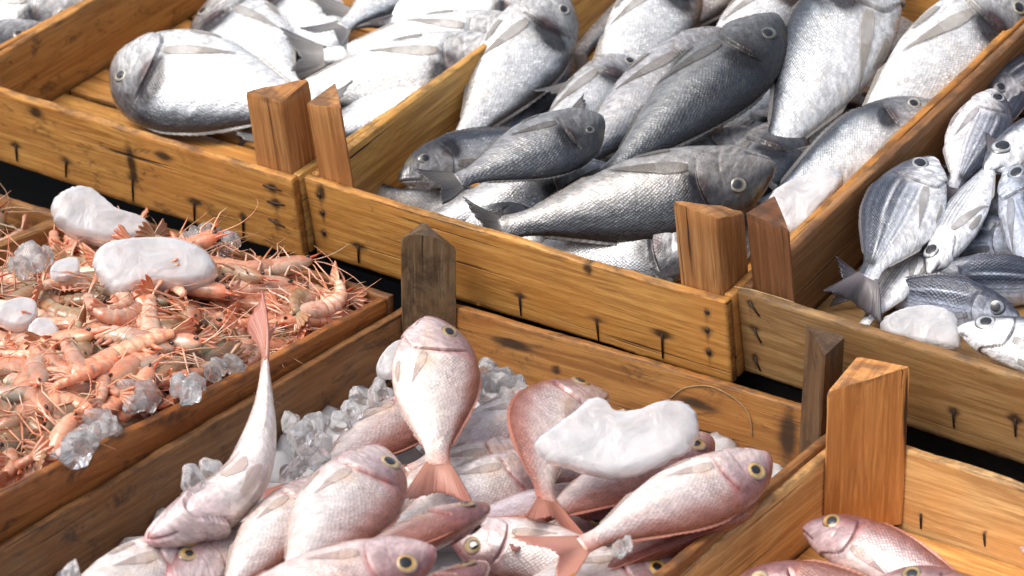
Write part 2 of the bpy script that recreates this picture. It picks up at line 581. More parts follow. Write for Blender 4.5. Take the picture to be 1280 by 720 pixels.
def make_crate(px, z, psi, tau, W, D, H, corner, label, tint, wet, leg=.047, rise=.078, T=.0095,
               walls='fblr', posts=('fl', 'fr', 'bl', 'br'), tints=None, ptint=None, worn=(), slat=.062, group='wooden fish crates on the market counter'):
    """corner: which top corner the pixel px shows at height z ('fl' outer front left, 'fr' outer front right, 'bl' inner back left, 'br' outer back right)."""
    psi, tau = math.radians(psi), math.radians(tau)
    a = np.array([math.cos(psi), -math.sin(psi), 0])
    b0 = np.array([math.sin(psi), math.cos(psi), 0]); zz = np.array([0, 0, 1.0])
    b = b0 * math.cos(tau) + zz * math.sin(tau)
    n = -b0 * math.sin(tau) + zz * math.cos(tau)
    p = on_plane(*px, np.array([0, 0, z]), zz)
    O = {'fl': p, 'fr': p - a * W, 'bl': p - a * T - b * (D - T), 'br': p - a * W - b * D}[corner] - n * H
    c = Crate(); c.O, c.a, c.b, c.n, c.W, c.D, c.H, c.T = O, a, b, n, W, D, H, T
    r = empty('wooden_crate', basis(O, a, b, n)); c.root = r
    tag(r, label, 'crate', group)
    tints = tints or {}; tw = lambda k: tints.get(k, (tint, wet))
    ft = T * .8
    # floor slats across the width
    y = T + .002; 
    while y + slat < D - T:
        board('floor_slat', W - 2 * T - .004, slat, ft, T4((T + .002, y + slat, 0), EX, EZ, -EY), r, *tw('s'))
        y += slat + .007
    if 'f' in walls: board('front_board', W, H, T, T4((0, 0, 0), EX, EY, EZ), r, *tw('f'))
    if 'b' in walls: board('back_board', W, H, T, T4((0, D - T, 0), EX, EY, EZ), r, *tw('b'))
    if 'l' in walls: board('side_board', D - 2 * T - .003, H - .002, T, T4((T, T + .0015, .001), EY, -EX, EZ), r, *tw('l'))
    if 'r' in walls: board('side_board', D - 2 * T - .003, H - .002, T, T4((W, T + .0015, .001), EY, -EX, EZ), r, *tw('r'))
    g = T + .0006
    for k in posts:
        x0, sx = (g, EX) if 'l' in k else (W - g, -EX)
        y0, sy = (g, EY) if 'f' in k else (D - g, -EY)
        pt, pw = (ptint or {}).get(k, tw('p'))
        if np.cross(sx, sy)[2] > 0: M = T4((x0, y0, ft + .002), sx, sy, EZ)
        else: M = T4((x0, y0, ft + .002), sy, sx, EZ)
        post('corner_post', leg, H + rise - ft, M, r, pt, pw, worn=.012 if k in worn else .0025)
    return c


def local(c, x, y, z):
    return c.O + c.a * x + c.b * y + c.n * z


def at(c, px, py, h):
    """Point of the crate's layer h above its floor that the pixel looks at."""
    return on_plane(px, py, c.O + c.n * h, c.n)


def to_local(c, p):
    q = p - c.O
    return q @ c.a, q @ c.b, q @ c.n


ORANGE = (.62, .345, .100); ORANGE2 = (.57, .31, .092); TAN = (.66, .41, .13); GREY = (.33, .22, .10); BROWN = (.20, .095, .042); PALE = (.76, .52, .25)
POSTC = (.48, .26, .105)
Cmid = make_crate((379, 221), .157, 36.1, 10.5, .494, .60, .092, 'fl',
                  'orange pine crate heaped with silver bream, in the middle of the upper row', ORANGE, .22,
                  tints={'l': (TAN, .05), 'r': (ORANGE2, .2), 'p': (POSTC, .2)}, posts=('fl', 'fr'))
Cwhite = make_crate((365, 225), .157, 36.6, 8.5, .486, .60, .092, 'fr',
                    'orange pine crate with bare floor slats and very white bream, above the prawns', ORANGE2, .55,
                    tints={'l': (ORANGE2, .55), 'r': (TAN, .1), 'p': (POSTC, .2), 's': (ORANGE, .35)}, posts=('fl', 'fr'))
Cstripe = make_crate((920, 362), .163, 37.9, 12.0, .48, .60, .092, 'fl',
                     'grey weathered crate of small striped silver fish, at the right of the upper row', GREY, .25,
                     tints={'l': ((.34, .19, .085), .35), 'p': (BROWN, .3), 'f': (GREY, .33)})
Cpink = make_crate((530, 373), .08, 33.6, -.8, .470, .72, .082, 'bl',
                   'brown wet crate full of pink bream and ice, with a grey worn corner post', (.40, .21, .08), .5, leg=.040,
                   tints={'l': ((.31, .165, .068), .6), 'r': ((.36, .18, .07), .45), 'b': ((.42, .215, .065), .55), 'p': ((.27, .195, .115), .4)}, ptint={'bl': ((.21, .15, .085), .75), 'br': ((.14, .09, .05), .7)}, worn=('bl',))
Cnear = make_crate((1067.6, 541), .080, 36.0, 2.0, .48, .50, .084, 'bl',
                   'clean pale pine crate with a tall corner post and three pink bream', PALE, .10, leg=.053, rise=.075,
                   tints={'l': (PALE, .30), 'b': (PALE, .12), 'p': ((.64, .33, .12), .1), 's': ((.74, .45, .16), .15)})
Cprawn = make_crate((493, 367), .094, 34.0, -3.2, .385, .78, .085, 'br',
                    'brown stained crate heaped with pink prawns and lumps of ice', (.27, .135, .055), .5, rise=-.02, leg=.03,
                    tints={'r': ((.38, .155, .045), .58), 'l': ((.36, .2, .075), .4)}, posts=('fl', 'fr'))
# two crates of which only a corner shows
pl = local(Cprawn, -.012, .56, .06)
Cprawn2 = make_crate((84, 268), .085, 34.0, -2.0, .36, .50, .08, 'br', 'brown crate of prawns at the left edge, under the white fish crate', (.30, .16, .06), .4,
                     rise=-.02, leg=.03, posts=())
pl = local(Cwhite, 0, 0, Cwhite.H)
Cdark = make_crate((-47, 86), .157, 38.5, 8.5, .486, .60, .078, 'fr', 'orange crate of dark bream, far left corner', ORANGE2, .5, posts=())


def crate_ray(c, px, py, axis, off):
    """Point of the crate's wall plane (its local axis = off) at the pixel, in the crate's own frame."""
    nrm = (c.a, c.b)[axis]
    return to_local(c, on_plane(px, py, c.O + nrm * off, nrm))


def nail_rod(c, px0, px1, axis=1, off=0.0, r=.0011, bent=False):
    p0 = np.array(crate_ray(c, *px0, axis, off)); p1 = np.array(crate_ray(c, *px1, axis, off))
    out = np.zeros(3); out[axis] = -.0009 if off < .1 else -.0012
    pts = [p0 - out * 3, p0 + out, (p0 * .6 + p1 * .4) + out * 1.3, p1 + out]
    V, Fc = tube(pts, [r * 1.25, r * 1.1, r, r * .7], 6)
    mesh('nail', V, Fc, M_NAIL, c.root)


def nail_head(c, px, axis=1, off=0.0, r=.0026):
    p = np.array(crate_ray(c, *px, axis, off))
    out = np.zeros(3); out[axis] = -1
    V, Fc = tube([p + out * -.002, p + out * .0006, p + out * .0012], [r, r, r * .6], 10)
    mesh('nail', V, Fc, M_NAIL, c.root)


for a_, b_ in (((20, 181), (22, 201)), ((83, 200), (83, 221)), ((166, 222), (167, 251)), ((243, 252), (244, 281)), ((304, 270), (305, 297))):
    nail_rod(Cwhite, a_, b_)
for a_, b_ in (((330, 231), (352, 238)), ((335, 251), (356, 256)), ((337, 273), (356, 283))):
    nail_rod(Cwhite, a_, b_)
for a_, b_ in (((448, 307), (449, 328)), ((650, 368), (652, 394)), ((746, 397), (749, 425)), ((828, 417), (829, 447))):
    nail_rod(Cmid, a_, b_)
for p_ in ((399, 244), (403, 266), (405, 291), (884, 390), (884, 413), (886, 440)):
    nail_head(Cmid, p_)
for a_, b_ in (((938, 378), (950, 395)), ((943, 411), (952, 428)), ((944, 447), (951, 463)), ((1192, 513), (1193, 534)), ((1269, 523), (1270, 545))):
    nail_rod(Cstripe, a_, b_)
for a_, b_ in (((1152, 642), (1152, 660)), ((1231, 667), (1232, 682))):
    nail_rod(Cnear, a_, b_, 1, Cnear.D - Cnear.T)

def stain(c, name, spots):
    """Rust and dirt soaked into a board: spots of (x, z, length along the grain, height, drip)."""
    o = BOARDS[(c.root.name, name)]
    P = np.empty(len(o.data.vertices) * 3, dtype=np.float32); o.data.vertices.foreach_get('co', P); P = P.reshape(-1, 3)
    a = np.zeros(len(P), dtype=np.float32)
    for x, z, sx, sz, drip in spots:
        dx, dz = P[:, 0] - x, P[:, 2] - z
        a = np.maximum(a, np.exp(-(np.abs(dx) / sx) ** 1.3 - (dz / sz) ** 2))
        a = np.maximum(a, .75 * np.exp(-(dx / .004) ** 2) * (dz < 0) * np.exp(dz / max(drip, .001)))
    at_ = o.data.attributes.new('rust', 'FLOAT', 'POINT')
    at_.data.foreach_set('value', a)


def nail_spots(c, px, axis=1, off=0.0, sx=.011, sz=.0045, drip=.02):
    out = []
    for p in px:
        q = crate_ray(c, *p, axis, off)
        out.append((q[0], q[2], sx * random.uniform(.6, 1.4), sz * random.uniform(.7, 1.4), drip))
    return out


stain(Cwhite, 'front_board', nail_spots(Cwhite, [(20, 181), (83, 200), (166, 222), (243, 252), (304, 270), (340, 234), (345, 253), (346, 278)])
      + [(*[crate_ray(Cwhite, 165, 205, 1, 0)[k] for k in (0, 2)], .007, .030, .02), (*[crate_ray(Cwhite, 45, 140, 1, 0)[k] for k in (0, 2)], .014, .008, .004), (*[crate_ray(Cwhite, 205, 195, 1, 0)[k] for k in (0, 2)], .016, .006, .004)])
stain(Cmid, 'front_board', nail_spots(Cmid, [(448, 307), (650, 368), (746, 397), (828, 417)], sx=.013, sz=.004) + nail_spots(Cmid, [(399, 244), (403, 266), (405, 291), (884, 390), (884, 413), (886, 440)], sx=.006)
      + [(*[crate_ray(Cmid, 402, 240, 1, 0)[k] for k in (0, 2)], .006, .012, .004), (*[crate_ray(Cmid, 735, 335, 1, 0)[k] for k in (0, 2)], .006, .008, .004)])
stain(Cstripe, 'front_board', nail_spots(Cstripe, [(938, 378), (943, 411), (944, 447), (1192, 513), (1269, 523)], sx=.008))
stain(Cnear, 'back_board', nail_spots(Cnear, [(1152, 642), (1231, 667)], 1, Cnear.D - Cnear.T, sx=.004, drip=.006))
stain(Cpink, 'back_board', [(*[crate_ray(Cpink, x, y, 1, Cpink.D - Cpink.T)[k] for k in (0, 2)], sx, sz, .003) for x, y, sx, sz in ((695, 462, .006, .006), (985, 545, .012, .03), (640, 430, .03, .006), (870, 505, .03, .006))])

# straws lying on the boards
def straw(name, c, axis, off, px, lift, label):
    pts = []
    for i, q in enumerate(px):
        p = np.array(crate_ray(c, *q, axis, off)); p[axis] -= lift[i]; pts.append(p[0] * c.a + p[1] * c.b + p[2] * c.n + c.O)
    pts = np.array(pts); tt = np.linspace(0, 1, len(pts)); t2 = np.linspace(0, 1, 24)
    q = np.stack([pchip(tt, pts[:, k])(t2) for k in range(3)], 1)
    V, Fc = tube(q, .00055, 6)
    tag(mesh(name, V, Fc, M_STRAW), label, 'straw')
straw('straw', Cstripe, 1, 0, [(919, 357), (945, 361), (970, 367), (995, 377)], [.002, .003, .004, .002], 'thin bent straw on the top edge of the grey crate front')
straw('straw', Cpink, 1, Cpink.D - Cpink.T, [(838, 497), (858, 484), (890, 483), (918, 497), (938, 520), (941, 545)], [.0009] * 6, 'long curled straw on the inner back board of the pink bream crate')


# ------------------------------------------------------------------ counter and shelf
def slab(name, x, y, z, size, M, kind, label=None, cat=None):
    V = []; sx, sy, sz = size
    for dz in (0, 1):
        for dx, dy in ((0, 0), (1, 0), (1, 1), (0, 1)):
            V.append((x + dx * sx, y + dy * sy, z + dz * sz))
    Fc = [(3, 2, 1, 0), (4, 5, 6, 7), (0, 1, 5, 4), (1, 2, 6, 5), (2, 3, 7, 6), (3, 0, 4, 7)]
    o = mesh(name, V, Fc, M_DARK, None, False)
    o.matrix_world = M
    if kind: o['kind'] = kind
    if label: tag(o, label, cat)
    return o
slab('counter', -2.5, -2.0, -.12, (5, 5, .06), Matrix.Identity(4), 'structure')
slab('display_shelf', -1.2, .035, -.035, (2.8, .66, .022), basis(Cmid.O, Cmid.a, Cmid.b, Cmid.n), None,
     'shelf under the upper row of crates, coloured near black as shade', 'shelf')


# ------------------------------------------------------------------ fish
class Species: pass


def species(**k):
    s = Species(); s.__dict__.update(k)
    s.zu, s.zl, s.w = pchip(s.S, s.ZU), pchip(s.S, s.ZL), pchip(s.S, s.WD)
    return s


BREAM = species(S=[0, .012, .04, .09, .15, .22, .30, .38, .50, .62, .74, .85, .93, 1.0],
                ZU=[-.018, .012, .048, .098, .138, .166, .182, .186, .172, .140, .098, .062, .048, .050],
                ZL=[-.018, -.040, -.064, -.098, -.122, -.142, -.156, -.162, -.154, -.128, -.090, -.057, -.045, -.048],
                WD=[.002, .018, .036, .056, .070, .080, .086, .087, .080, .066, .047, .029, .019, .012],
                eye=(.150, .052, .030), gill=.285, mouth=.095, tail=.24, name='silver_bream')
PANDORA = species(S=[0, .012, .04, .09, .15, .22, .30, .38, .50, .62, .74, .85, .93, 1.0],
                  ZU=[-.012, .020, .058, .104, .138, .162, .176, .180, .166, .134, .094, .060, .046, .048],
                  ZL=[-.012, -.036, -.060, -.092, -.118, -.140, -.156, -.164, -.158, -.134, -.094, -.058, -.044, -.046],
                  WD=[.002, .020, .038, .058, .072, .082, .088, .088, .080, .066, .047, .029, .019, .012],
                  eye=(.150, .058, .043), gill=.290, mouth=.10, tail=.27, name='pink_bream')
SADDLE = species(S=[0, .012, .04, .09, .15, .22, .30, .40, .52, .64, .76, .86, .93, 1.0],
                 ZU=[-.005, .018, .042, .078, .108, .134, .155, .170, .164, .136, .094, .058, .044, .046],
                 ZL=[-.005, -.026, -.048, -.080, -.104, -.126, -.146, -.160, -.158, -.136, -.094, -.056, -.042, -.044],
                 WD=[.002, .018, .034, .052, .064, .074, .080, .082, .076, .064, .046, .028, .018, .012],
                 eye=(.135, .030, .048), gill=.280, mouth=.075, tail=.25, name='striped_bream')


def lerp(a, b, t):
    t = np.asarray(t)[..., None]
    return np.asarray(a) * (1 - t) + np.asarray(b) * t


def col_bream(s, v, slit, dark, rs):
    """Skin pigment by place on the body (s from nose to tail, v from -1 belly to 1 back)."""
    n = np.interp(s * 20 + v * 3, np.arange(-10, 40), rs.rand(50)) - .5
    vv = v + n * .10
    edge = .55 - dark * .85
    c = lerp((.77, .78, .785), (.43, .46, .495), sm(edge - .50, edge + .05, vv))
    c = lerp(c, (.105, .125, .155), sm(edge - .06, edge + .24, vv))
    c = lerp(c, (.040, .046, .058), sm(.62, .96, vv))
    hd = sm(.33, .24, s)
    hc = lerp((.55, .54, .53), (.12, .115, .118), sm(-.6 - dark * .5, .60, vv))
    hc = hc * (.75 + .5 * np.interp(s * 60 + np.cos(v * 9) * 4, np.arange(-10, 40), rs.rand(50)))[:, None]
    c = lerp(c, hc, hd * .75)
    c = lerp(c, (.35, .30, .16), gs(s - .085, .022) * sm(.45, .85, v) * .8)
    bl = (s - .306 + n * .03) / .052
    c = lerp(c, (.014, .013, .018), np.clip(gs(bl, 1) * gs((v - .26 + n * .3) / .44, 1) * 1.8, 0, .95))
    c = lerp(c, (.22, .10, .10), gs((s - .270) / .018, 1) * gs((v - .10) / .22, 1) * .35)
    c = lerp(c, (.14, .14, .15), sm(.93, 1.0, s) * .5)
    return lerp(c, (.030, .022, .024), slit)


def col_pandora(s, v, slit, dark, rs):
    n = np.interp(s * 20 + v * 3, np.arange(-10, 40), rs.rand(50)) - .5
    vv = v + n * .14
    e = .35 - dark * .7
    c = lerp((.80, .74, .715), (.56, .45, .435), sm(e - .7, e, vv))
    c = lerp(c, (.345, .165, .135), sm(e - .05, e + .45, vv))
    c = lerp(c, (.25, .085, .055), sm(.66, 1.0, vv))
    c = lerp(c, (.66, .40, .33), sm(-.55, -.98, vv) * np.interp(s * 9, np.arange(-2, 12), rs.rand(14)) * (.7 if dark > -.6 else .12))
    hd = sm(.33, .25, s)
    hc = lerp((.60, .47, .48), (.23, .105, .11), sm(-.55, .75, vv))
    c = lerp(c, hc, hd * .8)
    c = lerp(c, (.46, .17, .19), sm(.075, .0, s) * .65)
    c = lerp(c, (.62, .10, .09), gs((s - .297) / .014, 1) * sm(-.6, .0, v) * sm(.95, .5, v) * .22)
    c = lerp(c, (.72, .44, .24), gs((s - .36) / .05, 1) * gs((v + .25) / .22, 1) * .45)
    c = lerp(c, (.66, .25, .17), sm(.86, 1.02, s) * .62)
    c = lerp(c, (.70, .46, .22), np.clip(np.interp(s * 7 + v * 2, np.arange(-4, 14), rs.rand(18)) * 1.6 - .8, 0, 1) * sm(.0, -.5, np.abs(v + .3) - .35) * .45)
    return lerp(c, (.19, .014, .014), slit)


def col_saddle(s, v, slit, dark, rs):
    n = np.interp(s * 20 + v * 3, np.arange(-10, 40), rs.rand(50)) - .5
    vv = v + n * .08
    e = .30 - dark * .8
    c = lerp((.84, .85, .87), (.60, .63, .68), sm(e - .5, e, vv))
    st = .5 + .5 * np.sin(v * 36)
    c = lerp(c, (.11, .13, .19), st * sm(-.6, 0, v) * sm(.3, .36, s) * sm(.95, .85, s) * .80)
    c = lerp(c, (.020, .028, .052), sm(e - .02, e + .30, vv) * .9)
    c = lerp(c, (.70, .73, .78), gs((v - (.50 - .18 * s)) / .035, 1) * sm(.28, .34, s) * .85)
    hd = sm(.32, .26, s)
    c = lerp(c, lerp((.78, .79, .81), (.09, .095, .12), sm(.15 - dark, .75, vv)), hd * .85)
    c = lerp(c, (.025, .025, .03), gs((s - .90) / .035, 1) * sm(-.35, .1, v) * .95)
    return lerp(c, (.05, .035, .04), slit)


BREAM.col, PANDORA.col, SADDLE.col = col_bream, col_pandora, col_saddle
BREAM.mat, PANDORA.mat, SADDLE.mat = M_SILVER, M_PINK, M_STRIPE
BREAM.fin = ((.36, .34, .32), (.10, .105, .115)); PANDORA.fin = ((.64, .30, .21), (.58, .22, .17)); SADDLE.fin = ((.26, .23, .24), (.07, .065, .08))
BREAM.pec = ((.56, .52, .47), (.42, .39, .35)); PANDORA.pec = ((.76, .65, .58), (.72, .57, .52)); SADDLE.pec = ((.62, .60, .58), (.45, .44, .44))
BREAM.iris = ((.10, .095, .08), (.55, .52, .42), (.06, .06, .06)); PANDORA.iris = ((.50, .26, .03), (.60, .42, .14), (.30, .20, .16)); SADDLE.iris = ((.34, .36, .37), (.46, .48, .49), (.07, .08, .10))
BREAM.pup, PANDORA.pup, SADDLE.pup = .60, .52, .66


class Bend:
    """Bends the fish's axis sideways (by) and towards back or belly (bz), radians over its length."""
    def __init__(s, by, bz, start=.22, end=1.0):
        x = np.linspace(-.2, 1.5, 341)
        k = sm(start, (start + end) / 2, x) * .5 + np.clip((x - start) / (end - start), 0, 1.0) * .5
        ty, tz = by * k, bz * k
        dx = np.cos(ty) * np.cos(tz); dy = np.sin(ty) * np.cos(tz); dz = np.sin(tz)
        h = x[1] - x[0]
        C = np.stack([np.cumsum(dx), np.cumsum(dy), np.cumsum(dz)], 1) * h
        i0 = np.argmin(abs(x)); C -= C[i0]
        s.x, s.C = x, C
        s.T = np.stack([dx, dy, dz], 1)
        s.N = np.stack([-np.sin(ty), np.cos(ty), 0 * ty], 1)
        s.B = np.cross(s.T, s.N)
        e = s.at(np.array([[1.0, 0, 0]]))[0]
        s.len = np.linalg.norm(e); ex = e / s.len
        z = unit(np.array([0, 0, 1.0]) - ex * ex[2]); y = np.cross(z, ex)
        s.R = np.stack([ex, y, z], 0)

    def at(s, P):
        out = []
        g = lambda A: np.stack([np.interp(P[:, 0], s.x, A[:, k]) for k in range(3)], 1)
        return g(s.C) + g(s.N) * P[:, 1:2] + g(s.B) * P[:, 2:3]

    def __call__(s, P):
        return (s.at(np.asarray(P, float)) @ s.R.T) / s.len


def shell(P, Y, n, m, th):
    """A thin closed sheet from an n x m grid of points P (x, z), mid-surface Y, half thickness th (n*m arrays)."""
    A = np.stack([P[:, 0], Y + th, P[:, 1]], 1); B = np.stack([P[:, 0], Y - th, P[:, 1]], 1)
    V = np.concatenate([A, B]); k = n * m
    Fc = grid_faces(n, m, False)
    Fc += [tuple(q + k for q in reversed(f)) for f in grid_faces(n, m, False)]
    rim = [(0, j) for j in range(m)] + [(i, m - 1) for i in range(1, n)] + [(n - 1, j) for j in range(m - 2, -1, -1)] + [(i, 0) for i in range(n - 2, 0, -1)]
    ids = [i * m + j for i, j in rim]
    for q in range(len(ids)):
        a, b = ids[q], ids[(q + 1) % len(ids)]
        Fc.append((b, a, a + k, b + k))
    return V, Fc


def fish_parts(sp, Lm, bend, dark, dz, dw, seed, res, agape=0.0, fins=1.0, tl=1.0, flare=0.0):
    """Meshes of one fish in its own frame: unit length nose to tail root along x, back along z."""
    rs = np.random.RandomState(seed)
    out = []
    zu = lambda s: sp.zu(s) * dz; zl = lambda s: sp.zl(s) * dz; wd = lambda s: sp.w(s) * dw * .93
    nh, ng, nb, m = (52, 46, 48, 88) if res > 1 else (28, 20, 26, 48)
    S = np.concatenate([.22 * np.linspace(0, 1, nh) ** 1.25, np.linspace(.22, .33, ng + 1)[1:], np.linspace(.33, 1.0, nb + 1)[1:]])
    tt = np.linspace(0, 2 * math.pi, m, endpoint=False)
    s, t = [q.ravel() for q in np.meshgrid(S, tt, indexing='ij')]
    U, D_ = zu(s), zl(s); zc, hz = (U + D_) / 2, (U - D_) / 2
    v = np.cos(t); sd_ = np.sign(np.sin(t)); si = np.abs(np.sin(t))
    y = wd(s) * si ** 1.04 * (1 - .10 * v * si)
    z = zc + hz * v
    sg = sp.gill - .055 * (v - .05) ** 2 - .01 * v - .085 * sm(-.55, -1.0, v)
    win = sm(.80, .55, v)
    lift = (1 + flare) * .0100 * sm(sg - .12, sg - .008, s) * (s <= sg) - .0070 * (1 - sm(sg, sg + .030, s)) * (s > sg)
    slit = gs((s - sg - .0035) / .0040, 1) * win * np.interp(v * 8 + 10, np.arange(21), .55 + .45 * rs.rand(21))
    pre = gs((s - (.205 - .04 * v * v)) / .006, 1) * sm(-.9, -.5, v) * sm(.45, .1, v)
    zm = -.030 * dz - .42 * s * dz * (s > 0)
    mm = gs((z - zm) / (.0036 + .010 * agape), 1) * sm(sp.mouth + .010, sp.mouth - .008, s)
    lip = (gs((z - zm - .011) / .006, 1) + gs((z - zm + .010) / .006, 1)) * sm(sp.mouth, sp.mouth - .03, s)
    ex, ez, er = sp.eye
    rr = np.sqrt((s - ex) ** 2 + (z - ez * dz) ** 2)
    bulge = .006 * gs(rr / (er * 1.25), 1)
    fat = .004 * gs((s - .2) / .06, 1) * gs((v + .25) / .3, 1)
    nost = gs(np.sqrt((s - ex * .60) ** 2 + (z - ez * dz - .028) ** 2) / .0055, 1)
    disp = lift * win - .0030 * pre - .0105 * mm * (1 + agape) + .0035 * lip + bulge + fat - .004 * nost
    disp += .0012 * np.interp(s * 30 + v * 5, np.arange(-10, 60), rs.rand(70) - .5)
    y = np.maximum(y + disp * si ** .8, .0006)
    z = z + disp * .8 * np.where(v < 0, v, 0) * (np.abs(v) > .5) * np.abs(v) ** 2
    P = np.stack([s, y * sd_, z], 1)
    cols = sp.col(s, v, np.clip(slit * 1.0 + .75 * mm + .14 * pre + .6 * nost, 0, 1), dark, rs)
    scm = sm(.29, .34, s) * sm(1.01, .93, s) * (.22 + .78 * sm(-.75, .35, v))
    if sp is BREAM: scm = np.maximum(scm, .35 * sm(.22, .26, s) * sm(.30, .28, s))
    arc = np.abs(np.where(t > math.pi, 2 * math.pi - t, t)) * hz * 1.06
    fuv = np.stack([s * Lm * 100 + seed % 17, arc * Lm * 100 + seed % 13, scm], 1)
    Fc = grid_faces(len(S), m)
    c0 = len(P)
    P = np.concatenate([P, [[-.003, 0, sp.ZU[0] * dz], [1.004, 0, (zu(1.0) + zl(1.0)) / 2]]])
    cols = np.concatenate([cols, cols[:1], cols[-1:]]); fuv = np.concatenate([fuv, fuv[:1], fuv[-1:]])
    for j in range(m):
        k = (j + 1) % m
        Fc.append((c0, k, j)); Fc.append((c0 + 1, (len(S) - 1) * m + j, (len(S) - 1) * m + k))
    out.append(('body', bend(P), Fc, cols, fuv, sp.mat, []))

    def ysurf(s_, z_):
        a, b = zu(s_), zl(s_); c = np.clip((z_ - (a + b) / 2) / ((a - b) / 2 + 1e-6), -1, 1)
        return wd(s_) * (1 - c * c) ** .52 * (1 - .10 * c * np.sqrt(1 - c * c))
    # eyes
    iv = rs.uniform(.7, 1.15); pv = rs.uniform(.88, 1.12); iw = rs.uniform(0, .35)
    for sd in (-1, 1):
        rings = np.array([0, .25, .45, .55, .65, .75, .85, .93, 1.0, 1.08]); na = 26
        V = []; cc = []
        for q in rings:
            for a in np.arange(na) * 2 * math.pi / na:
                px, pz = ex + q * er * math.cos(a), ez * dz + q * er * .94 * math.sin(a)
                h = .0105 * math.sqrt(max(0, 1 - (q / 1.12) ** 2)) * (er / .045) - .002
                V.append((px, sd * (float(ysurf(ex + (px - ex) * .6, ez * dz + (pz - ez * dz) * .6)) + .006 * math.exp(-(q * .8) ** 2) + h), pz))
                i0, i1, i2 = sp.iris
                c = np.array(i0) + (np.array(i1) - np.array(i0)) * min(1, max(0, (q - .5) / .25))
                if q > .88: c = c + (np.array(i2) - c) * min(1, (q - .88) / .1)
                c = c * iv * (1 - iw) + np.mean(c) * iw * iv
                cc.append(c * (1 + .45 * (rs.rand() - .5)) * (.82 + .18 * math.cos(a * 2 + iw * 9)))
        Fc = grid_faces(len(rings), na)
        if sd < 0: Fc = [tuple(reversed(f)) for f in Fc]
        Vp = []; pr = sp.pup * pv; rp = np.array([0, .4, .7, .9, 1.0, 1.02])
        for q in rp:
            for a in np.arange(22) * 2 * math.pi / 22:
                px, pz = ex + .004 + q * pr * er * math.cos(a), ez * dz + q * pr * er * .92 * math.sin(a)
                h = .0105 * math.sqrt(max(0, 1 - (q * pr / 1.12) ** 2)) * (er / .045) - .002 + (.0012 if q < 1.01 else -.003)
                Vp.append((px, sd * (float(ysurf(ex + (px - ex) * .6, ez * dz + (pz - ez * dz) * .6)) + .006 * math.exp(-(q * pr * .8) ** 2) + h), pz))
        Fp = grid_faces(len(rp), 22)
        if sd < 0: Fp = [tuple(reversed(f)) for f in Fp]
        sub = ('pupil', bend(np.array(Vp)), Fp, np.tile((.012, .012, .016), (len(Vp), 1)), None, M_EYE, [])
        out.append(('eye', bend(np.array(V)), Fc, np.array(cc), None, M_EYE, [sub]))

    def fin(name, P, Y, n, m_, th, t01, cset, across):
        V, Fc = shell(P, Y, n, m_, th)
        c = lerp(cset[0], cset[1], t01); c = np.concatenate([c, c])
        fu = np.stack([np.concatenate([across, across]), np.concatenate([t01, t01]) * 3, np.zeros(2 * len(t01))], 1)
        out.append((name, bend(V), Fc, c, fu, M_FIN, []))
    # tail fin
    n, m_ = 12, 41
    I, J = [q.ravel() for q in np.meshgrid(np.linspace(0, 1, n), np.linspace(-1, 1, m_), indexing='ij')]
    hb = (zu(1.0) - zl(1.0)) / 2 * .96; mid = (zu(1.0) + zl(1.0)) / 2
    sprd = .52 * fins
    ln = sp.tail * tl * (.50 + .50 * np.abs(J) ** 1.25) * (1 + .11 * np.interp(J * 20, np.arange(-21, 22), rs.rand(43) - .5))
    ang = J * sprd
    X = .985 + I * ln * np.cos(ang); Z = mid + J * hb + I * ln * np.sin(ang) * .95
    Y = .018 * np.sin(J * 4 + rs.rand() * 6) * I + .04 * rs.normal() * I * I + .05 * rs.normal() * np.maximum(J, 0) * I * I
    th = .0065 * (1 - I) ** 1.5 + .0022
    fin('tail_fin', np.stack([X, Z], 1), Y, n, m_, th, np.clip(I * .8 + .3 * (np.abs(J) > .93), 0, 1), sp.fin, J * 11)
    # dorsal fin, half folded
    n, m_ = 6, 61
    I, J = [q.ravel() for q in np.meshgrid(np.linspace(0, 1, n), np.linspace(0, 1, m_), indexing='ij')]
    s0 = .29 + .57 * J
    hgt = .026 * np.minimum(1, J / .10) * (1 - .35 * J) * np.where(J < .58, .72 + .5 * np.abs(((J * 19) % 1) - .5), .95) * sm(1.02, .93, J)
    lean = .9
    X = s0 + I * hgt * lean; Z = zu(s0) - .004 + I * hgt * .62
    fin('dorsal_fin', np.stack([X, Z], 1), .004 * np.sin(J * 9) * I, n, m_, .0030 * (1 - .6 * I), I * .7, sp.fin, J * 22)
    n, m_ = 5, 25
    I, J = [q.ravel() for q in np.meshgrid(np.linspace(0, 1, n), np.linspace(0, 1, m_), indexing='ij')]
    s0 = .62 + .25 * J
    hgt = .022 * np.minimum(1, J / .15) * (1 - .4 * J) * sm(1.02, .9, J)
    fin('anal_fin', np.stack([s0 + I * hgt * 1.0, zl(s0) + .004 - I * hgt * .6], 1), 0 * I, n, m_, .0026 * (1 - .6 * I), I * .6, sp.pec, J * 9)
    # paired fins
    for sd in (-1, 1):
        n, m_ = 18, 11
        I, J = [q.ravel() for q in np.meshgrid(np.linspace(0, 1, n), np.linspace(-1, 1, m_), indexing='ij')]
        Lp = .29 if sp is not PANDORA else .21
        ang = -.20 - rs.rand() * .12
        wdt = .026 * np.interp(I, [0, .10, .28, .6, .85, 1], [.50, .82, 1.0, .62, .24, .05])
        cx, cz = I * Lp, J * wdt * (1 + .25 * J) - .10 * wdt
        X = sp.gill + .022 + cx * math.cos(ang) - cz * math.sin(ang); Z = -.045 * dz + cx * math.sin(ang) + cz * math.cos(ang)
        Y = sd * (ysurf(X, Z) + .0008 + .0045 * gs(I / .10, 1) + (.002 + .007 * rs.rand()) * I ** 2)
        fin('pectoral_fin', np.stack([X, Z], 1), Y, n, m_, .0030 * (1 - .72 * I), I, sp.pec, J * 5)
        n, m_ = 9, 7
